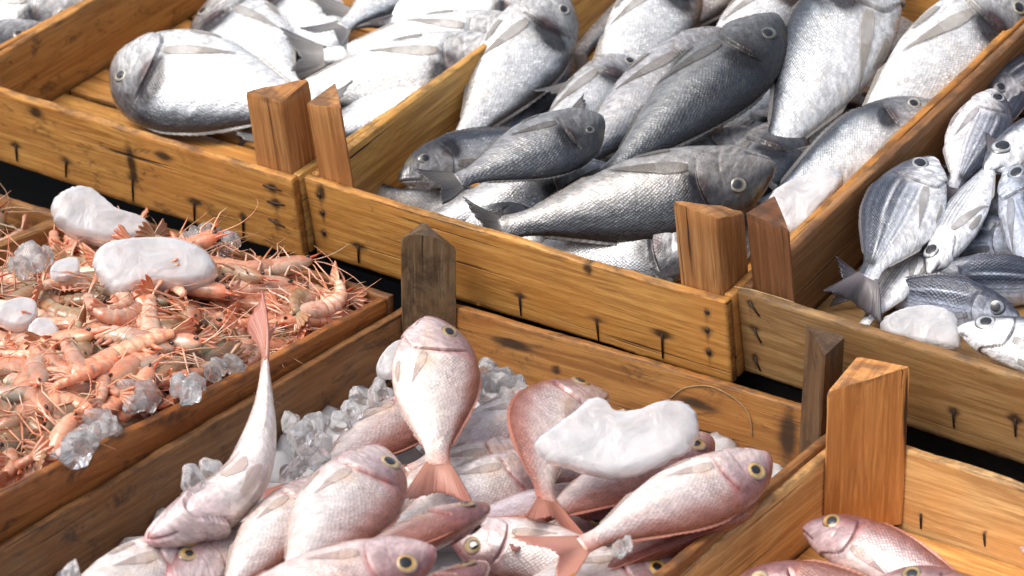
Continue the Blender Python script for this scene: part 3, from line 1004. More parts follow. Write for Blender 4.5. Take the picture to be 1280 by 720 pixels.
        I, J = [q.ravel() for q in np.meshgrid(np.linspace(0, 1, n), np.linspace(-1, 1, m_), indexing='ij')]
        wdt = .020 * (I + .12) ** .4 * (1 - I ** 2) + .003
        X = .355 + I * .13; Z = zl(X) + .022 * dz + J * wdt * .7 - .012 * I
        Y = sd * (ysurf(X, Z) + .004 + .006 * I)
        fin('pelvic_fin', np.stack([X, Z], 1), Y, n, m_, .0022 * (1 - .5 * I), I, sp.pec, J * 4)
    return out


REPORT = []


def put_fish(c, sp, nose, tail, hn, ht, L, s, label, group, phi=0, m=.30, dark=0.0, dz=1.0, dw=1.0, by=0.0, bz=0.0,
             tint=(1, 1, 1), res=2, agape=0.0, fins=1.0, bstart=.22, tl=1.0, flare=0.0, keep='n', bend_end=1.0):
    """nose, tail: pixels of the nose and the root of the tail; hn, ht: their heights over the crate floor; L: length between them;
    keep: which end stays on its pixel when the other is moved along the axis to give that length ('b' both: L follows).
    s = 1 if the back is at the left hand going from nose to tail."""
    T_ = at(c, *tail, ht)
    N_ = at(c, *nose, hn)
    Lr = np.linalg.norm(N_ - T_)
    if sp is PANDORA: L = L * .88
    if sp is SADDLE: L = L * .94
    if keep == 'n' and abs(Lr / L - 1) > .05: T_ = N_ + (T_ - N_) * (L / Lr); Lr = L
    if keep == 't' and abs(Lr / L - 1) > .05: N_ = T_ + (N_ - T_) * (L / Lr); Lr = L
    REPORT.append((label[:40], hn, ht, round(Lr, 3), L, '' if abs(Lr / L - 1) < .2 else '<<<<'))
    ex = unit(T_ - N_)
    tc = unit(CAM - (N_ + T_) / 2)
    R = unit(c.n * (1 - m) + tc * m)
    R = unit(R - ex * (R @ ex))
    d0 = s * np.cross(R, ex)
    ph = math.radians(phi)
    dors = d0 * math.cos(ph) + R * math.sin(ph)
    yv = np.cross(dors, ex)
    Mw = basis(N_, ex * Lr, yv * Lr, dors * Lr)
    # root at the middle of the body, unscaled; meshes carry the real size
    mid = N_ + ex * Lr * .45
    r = empty(sp.name, basis(mid, ex, yv, dors))
    tag(r, label, 'fish', group)
    vis = -s                                     # which flank looks up
    B = Bend(by * vis, bz, bstart, bend_end)
    seed = random.randrange(100000)

    def place(parts, parent):
        for nm, V, Fc, cc, fu, mat, sub in parts:
            V = (np.asarray(V) - np.array([.45, 0, 0])) * Lr
            o = mesh(nm, V, Fc, mat, parent, True, cc, fu)
            o.color = (*tint, (.58 if sp is not PANDORA else .42) if nm in ('pectoral_fin', 'pelvic_fin', 'anal_fin') else .93)
            place(sub, o)
    place(fish_parts(sp, Lr, B, dark, dz, dw, seed, res, agape, fins, tl, flare), r)
    return r


G_W = 'white bream in the left upper crate'
G_M = 'silver bream heaped in the middle upper crate'
G_S = 'small striped fish in the grey crate'
G_P = 'pink bream heaped in the brown crate'
G_N = 'pink bream in the pale near crate'
G_D = 'dark bream in the far corner crate'

# --- the crate of white bream
f = lambda *a, **k: put_fish(Cwhite, BREAM, *a, G_W, **{**dict(dark=-.42, tint=(1.08, 1.09, 1.10)), **k})
f((140, 88), (400, 138), .05, .04, .285, -1, 'large fat white bream alone at the front, its dark back against the bare slats', phi=14, m=.8, dz=1.38, dw=1.25, by=-.9, bstart=-.15, bend_end=.5, dark=-.06, tl=.6, keep='b')
f((214, -50), (368, 116), .04, .035, .27, -1, 'white bream right behind the fat front one, slanting down to it', phi=-6, m=.6, tl=.4, dz=1.2, keep='t')
f((300, -78), (428, 92), .03, .03, .27, -1, 'white bream second behind the fat front one, mostly beyond the top edge', phi=-6, m=.6, tl=.4, dz=1.2, keep='t')
f((560, -60), (428, 34), .06, .06, .22, 1, 'white bream with a dark forked tail hanging towards the fat one', phi=-10, dark=-.2, fins=.8, keep='t')
f((640, 66), (345, 122), .055, .045, .27, 1, 'lowest of the three parallel white bream lying along the crate, next to the post', phi=-18, m=.4, keep='b')
f((662, 40), (405, 70), .05, .045, .26, 1, 'middle one of the three parallel white bream lying along the crate', phi=-18, m=.4, keep='b')
f((712, 4), (440, 24), .05, .045, .27, 1, 'top one of the three parallel white bream lying along the crate', phi=-18, m=.4, keep='b')
f((625, 92), (400, 168), .03, .025, .25, 1, 'bluish scaled bream against the divider, below the parallel white ones', phi=12, m=.4, dark=-.1)
f((690, -50), (470, -24), .04, .04, .26, 1, 'white bream at the very top beyond the parallel ones', phi=-18, res=1)

# --- the middle crate of silver bream
f = lambda *a, **k: put_fish(Cmid, BREAM, *a, G_M, **k)
f((706, -16), (572, 184), .10, .030, .235, 1, 'bream with bright white belly, head up along the tan divider', phi=-8, m=.65, dark=-.30, dz=1.08, tl=.5, keep='b')
f((757, 150), (572, 226), .105, .095, .225, 1, 'dark scaled bream lying across the white bellied one, tail to the front board', phi=22, m=.75, dark=.45, dz=1.36, dw=1.1, tint=(.36, .36, .37), keep='b')
f((497, 222), (680, 170), .07, .045, .20, 1, 'bream whose small dark head pokes out at the divider under other fish', phi=10, m=.6, dark=.22, dz=.80, tint=(.58, .57, .57))
f((770, 215), (556, 276), .05, .030, .22, 1, 'scaly bream squeezed flat under the dark one by the front board', phi=6, m=.6, dark=.15, tl=.4, tint=(.62, .62, .64))
f((978, 22), (738, 240), .115, .06, .285, 1, 'darkest bream of the crate, in its middle, dark head pointing up right', phi=20, m=.75, dark=.50, dz=.98, dw=1.1, tint=(.27, .275, .28), keep='n')
f((908, 40), (672, 246), .075, .04, .27, 1, 'bream left of the darkest one with a pinkish head and dark gill spot', phi=6, m=.7, dark=.28, dz=.95, tint=(.60, .59, .60), keep='n')
f((876, -72), (742, 130), .08, .035, .26, 1, 'pale bream behind, running up between the white bellied one and the pinkish head', phi=-14, m=.4, dark=-.36, keep='t')
f((972, 212), (624, 286), .085, .060, .275, 1, 'grey bream lying along the front board with its gold browed head by the post', phi=-4, m=.55, dark=.46, dz=1.0, dw=1.1, tint=(.44, .42, .41), tl=.55, keep='b')
f((905, 302), (690, 322), .045, .022, .23, 1, 'bream lowest behind the front board, under the gold browed one', phi=0, m=.45, dark=.06, dz=1.1, tl=.4, tint=(.68, .68, .70))
f((966, 166), (815, 236), .05, .03, .22, 1, 'nearly black bream head showing under the darkest one', phi=14, m=.5, dark=.5, tint=(.55, .55, .58))
f((1108, -48), (950, 222), .12, .045, .32, -1, 'wide bream with silver flank and dark back, right of the darkest one', phi=4, m=.7, dark=-.02, dz=.98, keep='n')
f((1284, -22), (1040, 205), .10, .04, .31, 1, 'broad white bream beside the right side board', phi=-6, m=.7, dark=-.42, dz=1.0, keep='n')
f((1178, 130), (952, 262), .06, .045, .245, -1, 'small headed bream with dark gill patch pressed to the right side board', phi=10, m=.5, dark=-.02, dz=.9, tint=(1, 1, 1), keep='b')
f((1012, -40), (868, 110), .055, .03, .25, 1, 'bream behind the darkest one at the top with a dark gill mark', phi=0, dark=.05, m=.4)
f((942, -84), (820, 70), .04, .03, .25, 1, 'pale bream at the top, left of the dark gill mark', phi=-8, dark=-.32, m=.4)
f((1120, -130), (1010, 30), .04, .03, .26, -1, 'bream mostly beyond the top edge over the wide silver one', phi=0, dark=0, res=1)
f((1250, -110), (1130, 40), .03, .02, .26, -1, 'bream beyond the top edge beside the broad white one', phi=0, dark=-.1, res=1)
f((1060, 60), (880, 200), .03, .015, .25, 1, 'dim bream deep under the darkest and the wide one', phi=10, dark=.2, res=1)
f((880, 250), (700, 300), .025, .015, .23, 1, 'dim bream at the bottom under the gold browed one', phi=10, dark=.2, res=1)
f((830, 130), (660, 250), .02, .012, .24, 1, 'dim bream at the bottom under the pinkish head', phi=10, dark=.2, res=1)

f((700, 60), (600, 200), .02, .015, .24, 1, 'dim bream at the bottom under the white bellied one', phi=10, dark=.2, res=1)
f((1000, 130), (860, 260), .02, .015, .24, 1, 'dim bream at the bottom below the wide one', phi=10, dark=.2, res=1)
f((1090, 110), (960, 240), .02, .015, .24, 1, 'dim bream at the bottom between the wide and the broad white one', phi=10, dark=-.1, res=1)
f((1180, 20), (1080, 130), .02, .015, .25, 1, 'dim bream at the bottom below the broad white one', phi=10, dark=-.1, res=1)
f((830, -60), (720, 70), .015, .012, .25, 1, 'dim bream at the bottom at the top left corner of the middle crate', phi=10, dark=-.1, res=1)
f((1060, -80), (930, 60), .015, .012, .25, 1, 'dim bream at the bottom far back in the middle crate', phi=10, dark=-.1, res=1)
f((792, 62), (690, 190), .045, .03, .25, 1, 'grey bream wedged deep between the white bellied one and the pinkish head', phi=6, m=.6, dark=.1, dz=.9, tint=(.8, .8, .81))
f((868, -34), (742, 96), .05, .04, .25, 1, 'grey bream behind the pale one, near the top edge of the middle crate', phi=6, m=.6, dark=.0, dz=.9, tint=(.9, .9, .9))
f((690, 312), (505, 250), .022, .022, .23, -1, 'grey bream flat on the slats along the left end of the front board', phi=6, m=.6, dark=.1, dz=.9, tint=(.8, .8, .81))
f((1000, 150), (890, 262), .05, .035, .25, 1, 'dark bream low between the gold browed one and the wide silver one', phi=20, m=.6, dark=.5, tint=(.5, .5, .52))
f((1235, -70), (1108, 62), .05, .045, .27, 1, 'bream between the wide silver one and the broad white one at the top', phi=-4, m=.6, dark=-.2, keep='t')
f((1180, -90), (1050, 20), .045, .04, .27, 1, 'bream farthest back at the top, over the wide silver one', phi=-4, m=.6, dark=-.1, keep='t')

# --- the grey crate of small striped fish
f = lambda *a, **k: put_fish(Cstripe, SADDLE, *a, G_S, **k)
f((1166, 196), (1084, 348), .085, .06, .16, -1, 'striped fish on top at the left with a thin white side line and blue back', phi=6, m=.55, dark=.30, dz=1.28, keep='b')
f((1246, 112), (1193, 236), .08, .06, .15, 1, 'striped fish head up with a black spot before its tail', phi=0, m=.55, dark=.22, dz=1.22, tint=(.92, .9, .92), keep='b')
f((1160, 344), (1245, 196), .045, .075, .17, 1, 'white fish head down with a large dark eye, between the two striped ones', phi=-18, m=.5, dark=-.35, dz=.85, agape=.8, keep='n')
f((1150, 322), (1078, 408), .035, .028, .15, -1, 'plain white belly of a fish under the left striped one', phi=-25, m=.4, dark=-.7, tint=(1.05, 1.05, 1.05), keep='t')
f((1229, 212), (1392, 128), .075, .06, .22, 1, 'white bellied fish at the right edge with a big ringed eye', phi=-10, m=.55, dark=-.12, dz=.9)
f((1262, 206), (1330, 372), .07, .045, .20, 1, 'dark blue fish at the right edge under the big eyed one', phi=22, m=.5, dark=.5, tint=(.7, .75, .85))
f((1144, 352), (1345, 352), .03, .03, .17, 1, 'dark blue fish lying flat along the slats, its back to the front board', phi=48, m=.5, dark=.5, dz=1.0, tint=(.75, .8, .9))
f((1197, 409), (1368, 452), .05, .045, .20, 1, 'silver fish head at the right behind the front board, with a red fleck', phi=-8, m=.5, dark=-.2, dz=.95)
f((1196, 250), (1320, 270), .045, .03, .16, 1, 'dark fish deep between the upright fish', phi=30, dark=.4, m=.4, tint=(.6, .62, .7))
f((1276, 84), (1215, 190), .055, .04, .15, 1, 'pale fish at the far right behind the black spotted one', phi=10, dark=.1, m=.5, tint=(.8, .8, .82))
f((1235, 128), (1330, 60), .06, .05, .15, 1, 'dark nosed fish behind the black spotted one', phi=20, dark=.45, m=.5, tint=(.7, .66, .66))
f((1215, 300), (1330, 240), .025, .02, .16, 1, 'dark fish at the bottom, beside the white head down fish', phi=30, dark=.5, res=1, tint=(.55, .58, .66))

f((1275, 395), (1150, 372), .03, .03, .16, -1, 'dark blue fish half under the silver head with the red fleck', phi=30, dark=.5, m=.5, tint=(.6, .64, .74))
f((1300, 300), (1170, 300), .04, .03, .16, -1, 'dark slate fish lying across under the big eyed ones', phi=30, dark=.5, m=.5, tint=(.6, .64, .74))
f((1090, 300), (1170, 240), .025, .025, .16, 1, 'dim fish wedged by the left side board under the striped ones', phi=10, dark=.2, m=.5, tint=(.7, .72, .78), res=1)

# --- the brown crate of pink bream
f = lambda *a, **k: put_fish(Cpink, PANDORA, *a, G_P, **k)
f((540, 396), (547, 582), .15, .085, .205, 1, 'pale pink bream standing upright against the grey post, head at the top', phi=-8, m=.50, dark=-.22, dz=1.32, tint=(1.04, 1.03, 1.0), by=.10, dw=1.1, keep='b')
f((181, 678), (331, 452), .085, .158, .235, 1, 'white bellied bream turned upside down and curved, red tail on the prawn crate', phi=-80, m=.55, dark=-.75, dw=1.12, by=.95, bstart=.26, bend_end=.90, dz=.74, flare=1.2, fins=.42, tint=(1.06, 1.05, 1.05), agape=.0, keep='b')
f((482, 562), (334, 762), .115, .10, .24, 1, 'large pink bream with a round yellow eye and red gill line, left of centre', phi=2, m=.62, dark=-.05, dz=1.10, keep='n')
f((613, 632), (440, 706), .115, .105, .20, 1, 'brownish pink bream seen from its back, just right of the big yellow eye', phi=52, m=.55, dark=.55, tint=(.84, .72, .68))
f((547, 690), (318, 752), .140, .125, .22, 1, 'foremost bream with its yellow eye near the lower edge', phi=8, m=.55, dark=.05, dz=.95, tint=(.94, .86, .86))
f((610, 704), (475, 790), .095, .085, .20, 1, 'blunt headed dull pink bream beside the foremost one', phi=52, m=.5, dark=.4, tint=(.88, .78, .74))
f((548, 492), (378, 612), .06, .055, .22, 1, 'scaly pink bream coming out to the left behind the upright one', phi=16, m=.5, dark=.20, tint=(.92, .88, .88))
f((722, 492), (566, 566), .075, .055, .21, 1, 'greyish bream with a yellowed upper edge, right of the upright one', phi=-8, m=.5, dark=-.05, tint=(.88, .90, .93))
f((757, 492), (684, 628), .085, .080, .205, -1, 'curled bream with a red rimmed back under the big ice slab', phi=14, m=.5, dark=.05, bz=-.95, bstart=.2, dz=.9, tint=(.98, .92, .90), keep='b')
f((965, 572), (726, 682), .115, .095, .225, 1, 'large pink bream at the right beside the pale crate, head up right', phi=0, m=.52, dark=.06, dz=.95, keep='b')
f((948, 622), (735, 720), .07, .06, .235, 1, 'red edged bream half hidden under the large right one, along the side board', phi=50, m=.5, dark=.40, tint=(.95, .72, .70))
f((892, 548), (690, 640), .085, .07, .225, 1, 'bream under the ice slab with one eye showing at its corner', phi=20, m=.5, dark=.30, tint=(.92, .84, .84))
f((812, 568), (640, 578), .04, .05, .20, 1, 'pale bream lying level whose red tail meets the upright one', phi=0, m=.5, dark=-.25)
f((668, 560), (486, 632), .05, .05, .21, 1, 'pale bream lying between the round yellow eye and the upright one', phi=-6, m=.5, dark=-.3, tint=(.95, .95, .94))
f((690, 575), (500, 660), .05, .045, .22, 1, 'grey white bream at the middle with a clear fin folded on its side', phi=-6, m=.45, dark=-.25, tint=(.92, .93, .95))
f((800, 618), (590, 660), .045, .04, .22, 1, 'lilac scaled bream in the middle under the tails', phi=18, m=.45, dark=.30, tint=(.78, .76, .86))
f((560, 668), (768, 712), .062, .055, .20, -1, 'pale bream with a dark fleck at the lower middle', phi=-4, m=.5, dark=-.30, tl=.3)
f((404, 600), (286, 735), .085, .075, .21, 1, 'pinkish white bream under the upside down one', phi=4, m=.5, dark=-.12)
f((262, 676), (72, 780), .06, .055, .22, 1, 'white bream lowest at the left by the wet side board', phi=-20, m=.5, dark=-.4)
f((206, 726), (400, 656), .06, .04, .20, 1, 'bream at the lower left facing down with a small yellow ringed eye', phi=4, m=.55, dark=.0)
f((850, 700), (640, 760), .055, .05, .22, 1, 'bream at the lower edge under the large right one', phi=10, m=.5, dark=.1)
f((760, 640), (560, 750), .035, .03, .22, 1, 'bream deep at the bottom near the lower middle', phi=10, m=.5, dark=.1, res=1)
f((470, 600), (320, 660), .04, .04, .2, 1, 'bream deep at the bottom behind the round yellow eye', phi=10, m=.5, dark=.2, res=1)

# --- the pale near crate
f = lambda *a, **k: put_fish(Cnear, PANDORA, *a, G_N, **k)
f((1004, 656), (1238, 752), .06, .055, .215, 1, 'pink bream nearest the tall post, red gill mark behind its eye', phi=10, m=.5, dark=.15, dz=.85, tint=(.95, .86, .88), keep='n')
f((1098, 724), (1275, 800), .075, .07, .21, 1, 'pink bream at the lower edge with a silver ringed eye', phi=4, m=.55, dark=-.05, keep='n')
f((906, 738), (1098, 764), .055, .05, .21, 1, 'pink rounded back of a bream at the lower edge of the pale crate', phi=20, m=.5, dark=.3, keep='n')
f((1262, 664), (1420, 700), .03, .03, .2, 1, 'bream of which only the snout shows at the right edge', phi=10, m=.5, dark=.0, res=1)

# --- the far corner crate
f = lambda *a, **k: put_fish(Cdark, BREAM, *a, G_D, **{**dict(res=1), **k})
f((62, 36), (-120, 90), .06, .05, .24, 1, 'dark bream with a yellow brow in the corner crate', phi=20, dark=.35, m=.5, tint=(.7, .7, .7))
f((118, 4), (-80, 40), .055, .045, .24, 1, 'pale bellied bream in the corner crate by the side board', phi=-10, dark=-.1, m=.5)
f((20, 62), (-150, 130), .05, .04, .24, 1, 'silver bream lowest in the corner crate', phi=6, dark=.05, m=.5)
f((60, -20), (-130, 12), .06, .05, .24, 1, 'dark bream at the top of the corner crate', phi=20, dark=.4, m=.5, tint=(.6, .6, .62))
f((150, -40), (-30, -10), .06, .05, .24, 1, 'dark grey bream farthest in the corner crate', phi=25, dark=.4, m=.5, tint=(.6, .6, .62))
f((170, -12), (20, 12), .045, .04, .24, 1, 'grey bream in the corner crate behind the pale bellied one', phi=25, dark=.4, m=.5, tint=(.6, .6, .62))


# ------------------------------------------------------------------ prawns
def prawn_meshes(curl, seed):
    rs = np.random.RandomState(seed)
    L = .088
    N = 60
    u = np.linspace(0, 1, N)                                   # 0 = front of the head, 1 = tail root
    ang = -curl * sm(.34, 1.0, u) * 1.0 + .12 * sm(0, .3, u)
    X = np.concatenate([[0], np.cumsum(np.cos(ang))[:-1]]) * L / N
    Z = np.concatenate([[0], np.cumsum(np.sin(ang))[:-1]]) * L / N
    Pc = np.stack([X, Z], 1)
    cen = Pc[N // 2].copy(); Pc = Pc - cen
    tx, tz = np.cos(ang), np.sin(ang)

    def sweep(i0, i1, rh, rw, m, colf, steps=None):
        V = []; C = []
        for i in range(i0, i1):
            q = (i - i0) / (i1 - i0 - 1)
            for j in range(m):
                a = 2 * math.pi * j / m
                h, ww = rh(q), rw(q)
                dz, dy = h * math.cos(a), ww * math.sin(a)
                V.append((Pc[i][0] - tz[i] * dz, dy, Pc[i][1] + tx[i] * dz)); C.append(colf(q, math.cos(a)))
        n = i1 - i0
        Fc = grid_faces(n, m) + [tuple(range(m - 1, -1, -1)), tuple((n - 1) * m + j for j in range(m))]
        return np.array(V), Fc, np.array(C)
    out = {}
    pk, cr, og, gy = np.array((.74, .43, .33)), np.array((.80, .66, .54)), np.array((.72, .30, .17)), np.array((.34, .31, .24))
    i1 = int(N * .40)
    hr = pchip([0, .08, .3, .65, 1.0], [.0016, .0042, .0076, .0094, .0088]); wr = pchip([0, .08, .3, .65, 1.0], [.0013, .0034, .0062, .0074, .0070])
    cf = lambda q, c: np.clip(pk * (.55 + .45 * sm(-1, .4, c)) + (cr - pk) * sm(.2, -.9, c) + (gy - pk) * .55 * gs((q - .55) / .3, 1) * sm(-.4, .6, c) + (og - pk) * .5 * gs(q / .2, 1), 0, 1)
    out['carapace'] = (*sweep(0, i1 + 2, hr, wr, 16, cf), [])
    step = lambda q: 1 + .20 * ((q * 6) % 1) ** 1.3
    hr2 = lambda q: (.0086 * (1 - q) + .0036 * q) * step(q) * (1 - .25 * (q > .985)); wr2 = lambda q: (.0067 * (1 - q) + .0028 * q) * step(q)
    cf2 = lambda q, c: np.clip(cr * (1 - sm(-.2, .9, c) * .7) + pk * sm(-.2, .9, c) * .7 + (og - cr) * .55 * gs((((q * 6) % 1) - .98) / .22, 1), 0, 1)
    out['abdomen'] = (*sweep(i1, N, hr2, wr2, 14, cf2), [])
    # rostrum
    p0 = np.array([Pc[1][0], 0, Pc[1][1] + .0030])
    V, Fc = tube([p0 + np.array([.008, 0, .002]), p0, p0 + np.array([-.006, 0, .0008]), p0 + np.array([-.013, 0, .0032])], [.0009, .0013, .0009, .0002], 6)
    out['rostrum'] = (np.array(V), Fc, np.tile((.72, .20, .10), (len(V), 1)), [])
    for sd in (-1, 1):
        c = np.array([Pc[2][0], sd * .0040, Pc[2][1] + .0016])
        V, Fc = tube([c + np.array([-.0022, 0, 0]), c + np.array([-.0015, 0, 0]), c, c + np.array([.0015, 0, 0]), c + np.array([.0022, 0, 0])], [.0003, .0010, .0013, .0010, .0003], 8)
        out['eye%d' % sd] = (np.array(V), Fc, np.tile((.015, .012, .012), (len(V), 1)), [])
    # tail fan
    n, m = 8, 25
    V = []; C = []
    base = np.array([Pc[-1][0], 0, Pc[-1][1]]); T_ = np.array([tx[-1], 0, tz[-1]]); Nn = np.array([-tz[-1], 0, tx[-1]])
    for lay in (1, -1):
        for i in range(n):
            for j in range(m):
                a = (j / (m - 1) - .5) * 1.25; lobe = abs(math.sin((j / (m - 1)) * math.pi * 5))
                r = i / (n - 1) * (.0185 * (.72 + .28 * lobe))
                V.append(base - T_ * .001 + T_ * (r * math.cos(a)) + np.array([0, 1, 0]) * (r * math.sin(a) + (j / (m - 1) - .5) * .004) + Nn * (lay * .0005 + .0016 * (lobe - .5) * i / n - .004 * (i / n) ** 2))
                C.append(cr + (og - cr) * (i / (n - 1)) * .9)
    Fc = grid_faces(n, m, False); k = n * m
    Fc += [tuple(q + k for q in reversed(f_)) for f_ in grid_faces(n, m, False)]
    rim = [j for j in range(m)] + [i * m + m - 1 for i in range(1, n)] + [(n - 1) * m + j for j in range(m - 2, -1, -1)] + [i * m for i in range(n - 2, 0, -1)]
    for q in range(len(rim)):
        a_, b_ = rim[q], rim[(q + 1) % len(rim)]
        Fc.append((b_, a_, a_ + k, b_ + k))
    out['tail_fan'] = (np.array(V), Fc, np.array(C), [])
    # legs
    for q in range(5):
        i = int(4 + q * (i1 - 4) / 5)
        sd = 1 if q % 2 else -1
        b = np.array([Pc[i][0], sd * .003, Pc[i][1] - .006])
        k1 = b + np.array([rs.uniform(-.010, .004), sd * rs.uniform(.001, .006), -.010 - rs.rand() * .004])
        k2 = k1 + np.array([rs.uniform(-.012, .006), sd * rs.uniform(-.004, .006), -.010 - rs.rand() * .007])
        k3 = k2 + np.array([rs.uniform(-.010, .006), sd * rs.uniform(-.006, .004), -.003 - rs.rand() * .006])
        V, Fc = tube([b, k1, k2, k3], [.0010, .0008, .00055, .0002], 5)
        w0 = rs.rand()
        out['leg%d' % q] = (np.array(V), Fc, np.tile(lerp((.86, .72, .62), (.78, .42, .30), w0), (len(V), 1)), [])
    # pleopods
    for q in range(4):
        i = int(i1 + 3 + q * (N - i1) * .17)
        b = np.array([Pc[i][0], 0, Pc[i][1]]) - np.array([-tz[i], 0, tx[i]]) * .0065
        dn = -np.array([-tz[i], 0, tx[i]]); t_ = np.array([tx[i], 0, tz[i]])
        V, Fc = tube([b - dn * .001, b + dn * .004 + t_ * .001, b + dn * .009 + t_ * .005], [.0016, .0020, .0004], 6)
        out['swimmeret%d' % q] = (np.array(V), Fc, np.tile((.80, .42, .30), (len(V), 1)), [])
    # antennae
    for q in range(2 if seed % 2 else 1):
        p = np.array([Pc[0][0] + .001, (q - 1) * .002, Pc[0][1]])
        d = np.array([-1.0, rs.normal(0, .10), rs.normal(.1, .45)]); pts = [p]
        turn = rs.normal(0, .16, 3) * [1, .12, 1] + np.array([.06, 0, -.02])
        for _ in range(11):
            d = unit((d + turn + rs.normal(0, .06, 3)) * [1, .8, 1]); pts.append(pts[-1] + d * (.0056 if q != 1 else .0034))
        V, Fc = tube(pts, np.linspace(.00055, .00018, len(pts)), 5)
        out['antenna%d' % q] = (np.array(V), Fc, np.tile((.76, .44, .32) if q != 1 else (.85, .70, .58), (len(V), 1)), [])
    return out


def build_prawn(curl, seed):
    r = empty('prawn')
    parts = prawn_meshes(curl, seed)
    made = {}
    for nm, (V, Fc, C, _s) in parts.items():
        base = nm.rstrip('-0123456789')
        o = mesh(base, V, Fc, M_PRAWN, made.get('carapace') if base in ('eye', 'rostrum', 'antenna') else r, True, C)
        made.setdefault(base, o)
    return r


def copy_tree(o, parent=None):
    c = o.copy(); COL.objects.link(c)
    if parent is not None: c.parent = parent
    for ch in list(o.children): copy_tree(ch, c)
    return c


def all_below(o):
    for ch in o.children:
        yield ch
        yield from all_below(ch)


PROTO = [build_prawn(cu, sd) for cu, sd in ((.6, 1), (1.1, 2), (1.8, 3), (2.6, 4), (.3, 5), (1.4, 6), (2.1, 7), (1.0, 8))]
used = set()
NPRAWN = [0]


def put_prawn(c, x, y, h, yaw, roll, pitch, sc, group, label):
    k = random.randrange(len(PROTO))
    if k in used: r = copy_tree(PROTO[k])
    else: r = PROTO[k]; used.add(k)
    Rm = basis(local(c, x, y, h), c.a, c.b, c.n) @ Matrix.Rotation(yaw, 4, 'Z') @ Matrix.Rotation(pitch, 4, 'Y') @ Matrix.Rotation(roll, 4, 'X') @ Matrix.Scale(sc, 4)
    # slide it off the boards: body, legs and tail stay inside the crate
    lo, hi = np.array([9., 9.]), np.array([-9., -9.])
    for ch in all_below(PROTO[k]):
        if ch.name.startswith('antenna'): continue
        vs = ch.data.vertices
        for q in range(0, len(vs), 9):
            p = np.array(Rm @ vs[q].co) - c.O
            xy = np.array([p @ c.a, p @ c.b]); lo, hi = np.minimum(lo, xy), np.maximum(hi, xy)
    sh = np.zeros(2); lim = np.array([c.W, c.D]); m_ = c.T + .003
    for q in (0, 1):
        if hi[q] > lim[q] - m_: sh[q] = lim[q] - m_ - hi[q]
        elif lo[q] < m_: sh[q] = m_ - lo[q]
    Rm = Matrix.Translation(Vector(c.a * sh[0] + c.b * sh[1])) @ Rm
    r.matrix_world = Rm
    tag(r, label, 'prawn', group)
    t = random.random()
    tint = np.array([1.10, 1.08, 1.04]) * (1 - t) + np.array([1.06, .70, .50]) * t
    if random.random() < .22 + .35 * sm(.34, .16, y) * sm(.05, .2, x): tint = np.array([.52, .52, .38])
    tint = tint * random.uniform(.70, 1.12)
    for ch in all_below(r): ch.color = (*tint, 1)
    NPRAWN[0] += 1


def heap_h(c, x, y):
    return c.H - .012 + .016 * math.sin(x * 21 + 1) * math.sin(y * 17) + .020 * sm(.10, .22, x) * sm(.36, .26, x)


def scatter(c, x0, x1, y0, y1, sp, layers, group, label, hf):
    for lay in layers:
        y = y0
        row = 0
        while y < y1:
            x = x0 + (sp * .5 if row % 2 else 0)
            while x < x1:
                xx, yy = x + random.uniform(-.4, .4) * sp, y + random.uniform(-.4, .4) * sp
                if .012 < xx < c.W - .012 and yy < c.D - .02:
                    yaw = random.gauss(math.radians(200), .75) if random.random() < .7 else random.uniform(0, 6.28)
                    if xx > c.W - .075: yaw = random.choice((-1, 1)) * math.pi / 2 + random.gauss(.15, .22)   # lying along the board
                    ex = .02
                    if xx > c.W - .085 and math.cos(yaw) < 0.2: yaw += math.pi      # heads away from the board
                    xx = min(max(xx, c.T + ex), c.W - c.T - ex)
                    put_prawn(c, xx, yy, hf(c, xx, yy) + lay + random.uniform(-.004, .006), yaw, random.choice((-1, 1)) * random.gauss(1.4, .30), random.gauss(0, .20),
                              random.uniform(1.0, 1.32), group, label)
                x += sp
            y += sp * .86; row += 1


scatter(Cprawn, .015, .375, .30, .765, .032, (-.012,), 'prawns heaped in the brown crate', 'pink raw prawn in the whiskery heap of the brown stained crate', heap_h)
scatter(Cprawn, .015, .375, .30, .765, .036, (.003,), 'prawns heaped in the brown crate', 'pink raw prawn in the whiskery heap of the brown stained crate', heap_h)
scatter(Cprawn, .315, .38, .34, .775, .034, (.002,), 'prawns heaped in the brown crate', 'pink raw prawn in the whiskery heap of the brown stained crate', heap_h)
scatter(Cprawn2, .16, .35, .26, .49, .046, (-.012,), 'prawns in the crate at the left edge', 'pink prawn in the shaded crate at the left edge', lambda c, x, y: c.H - .012)


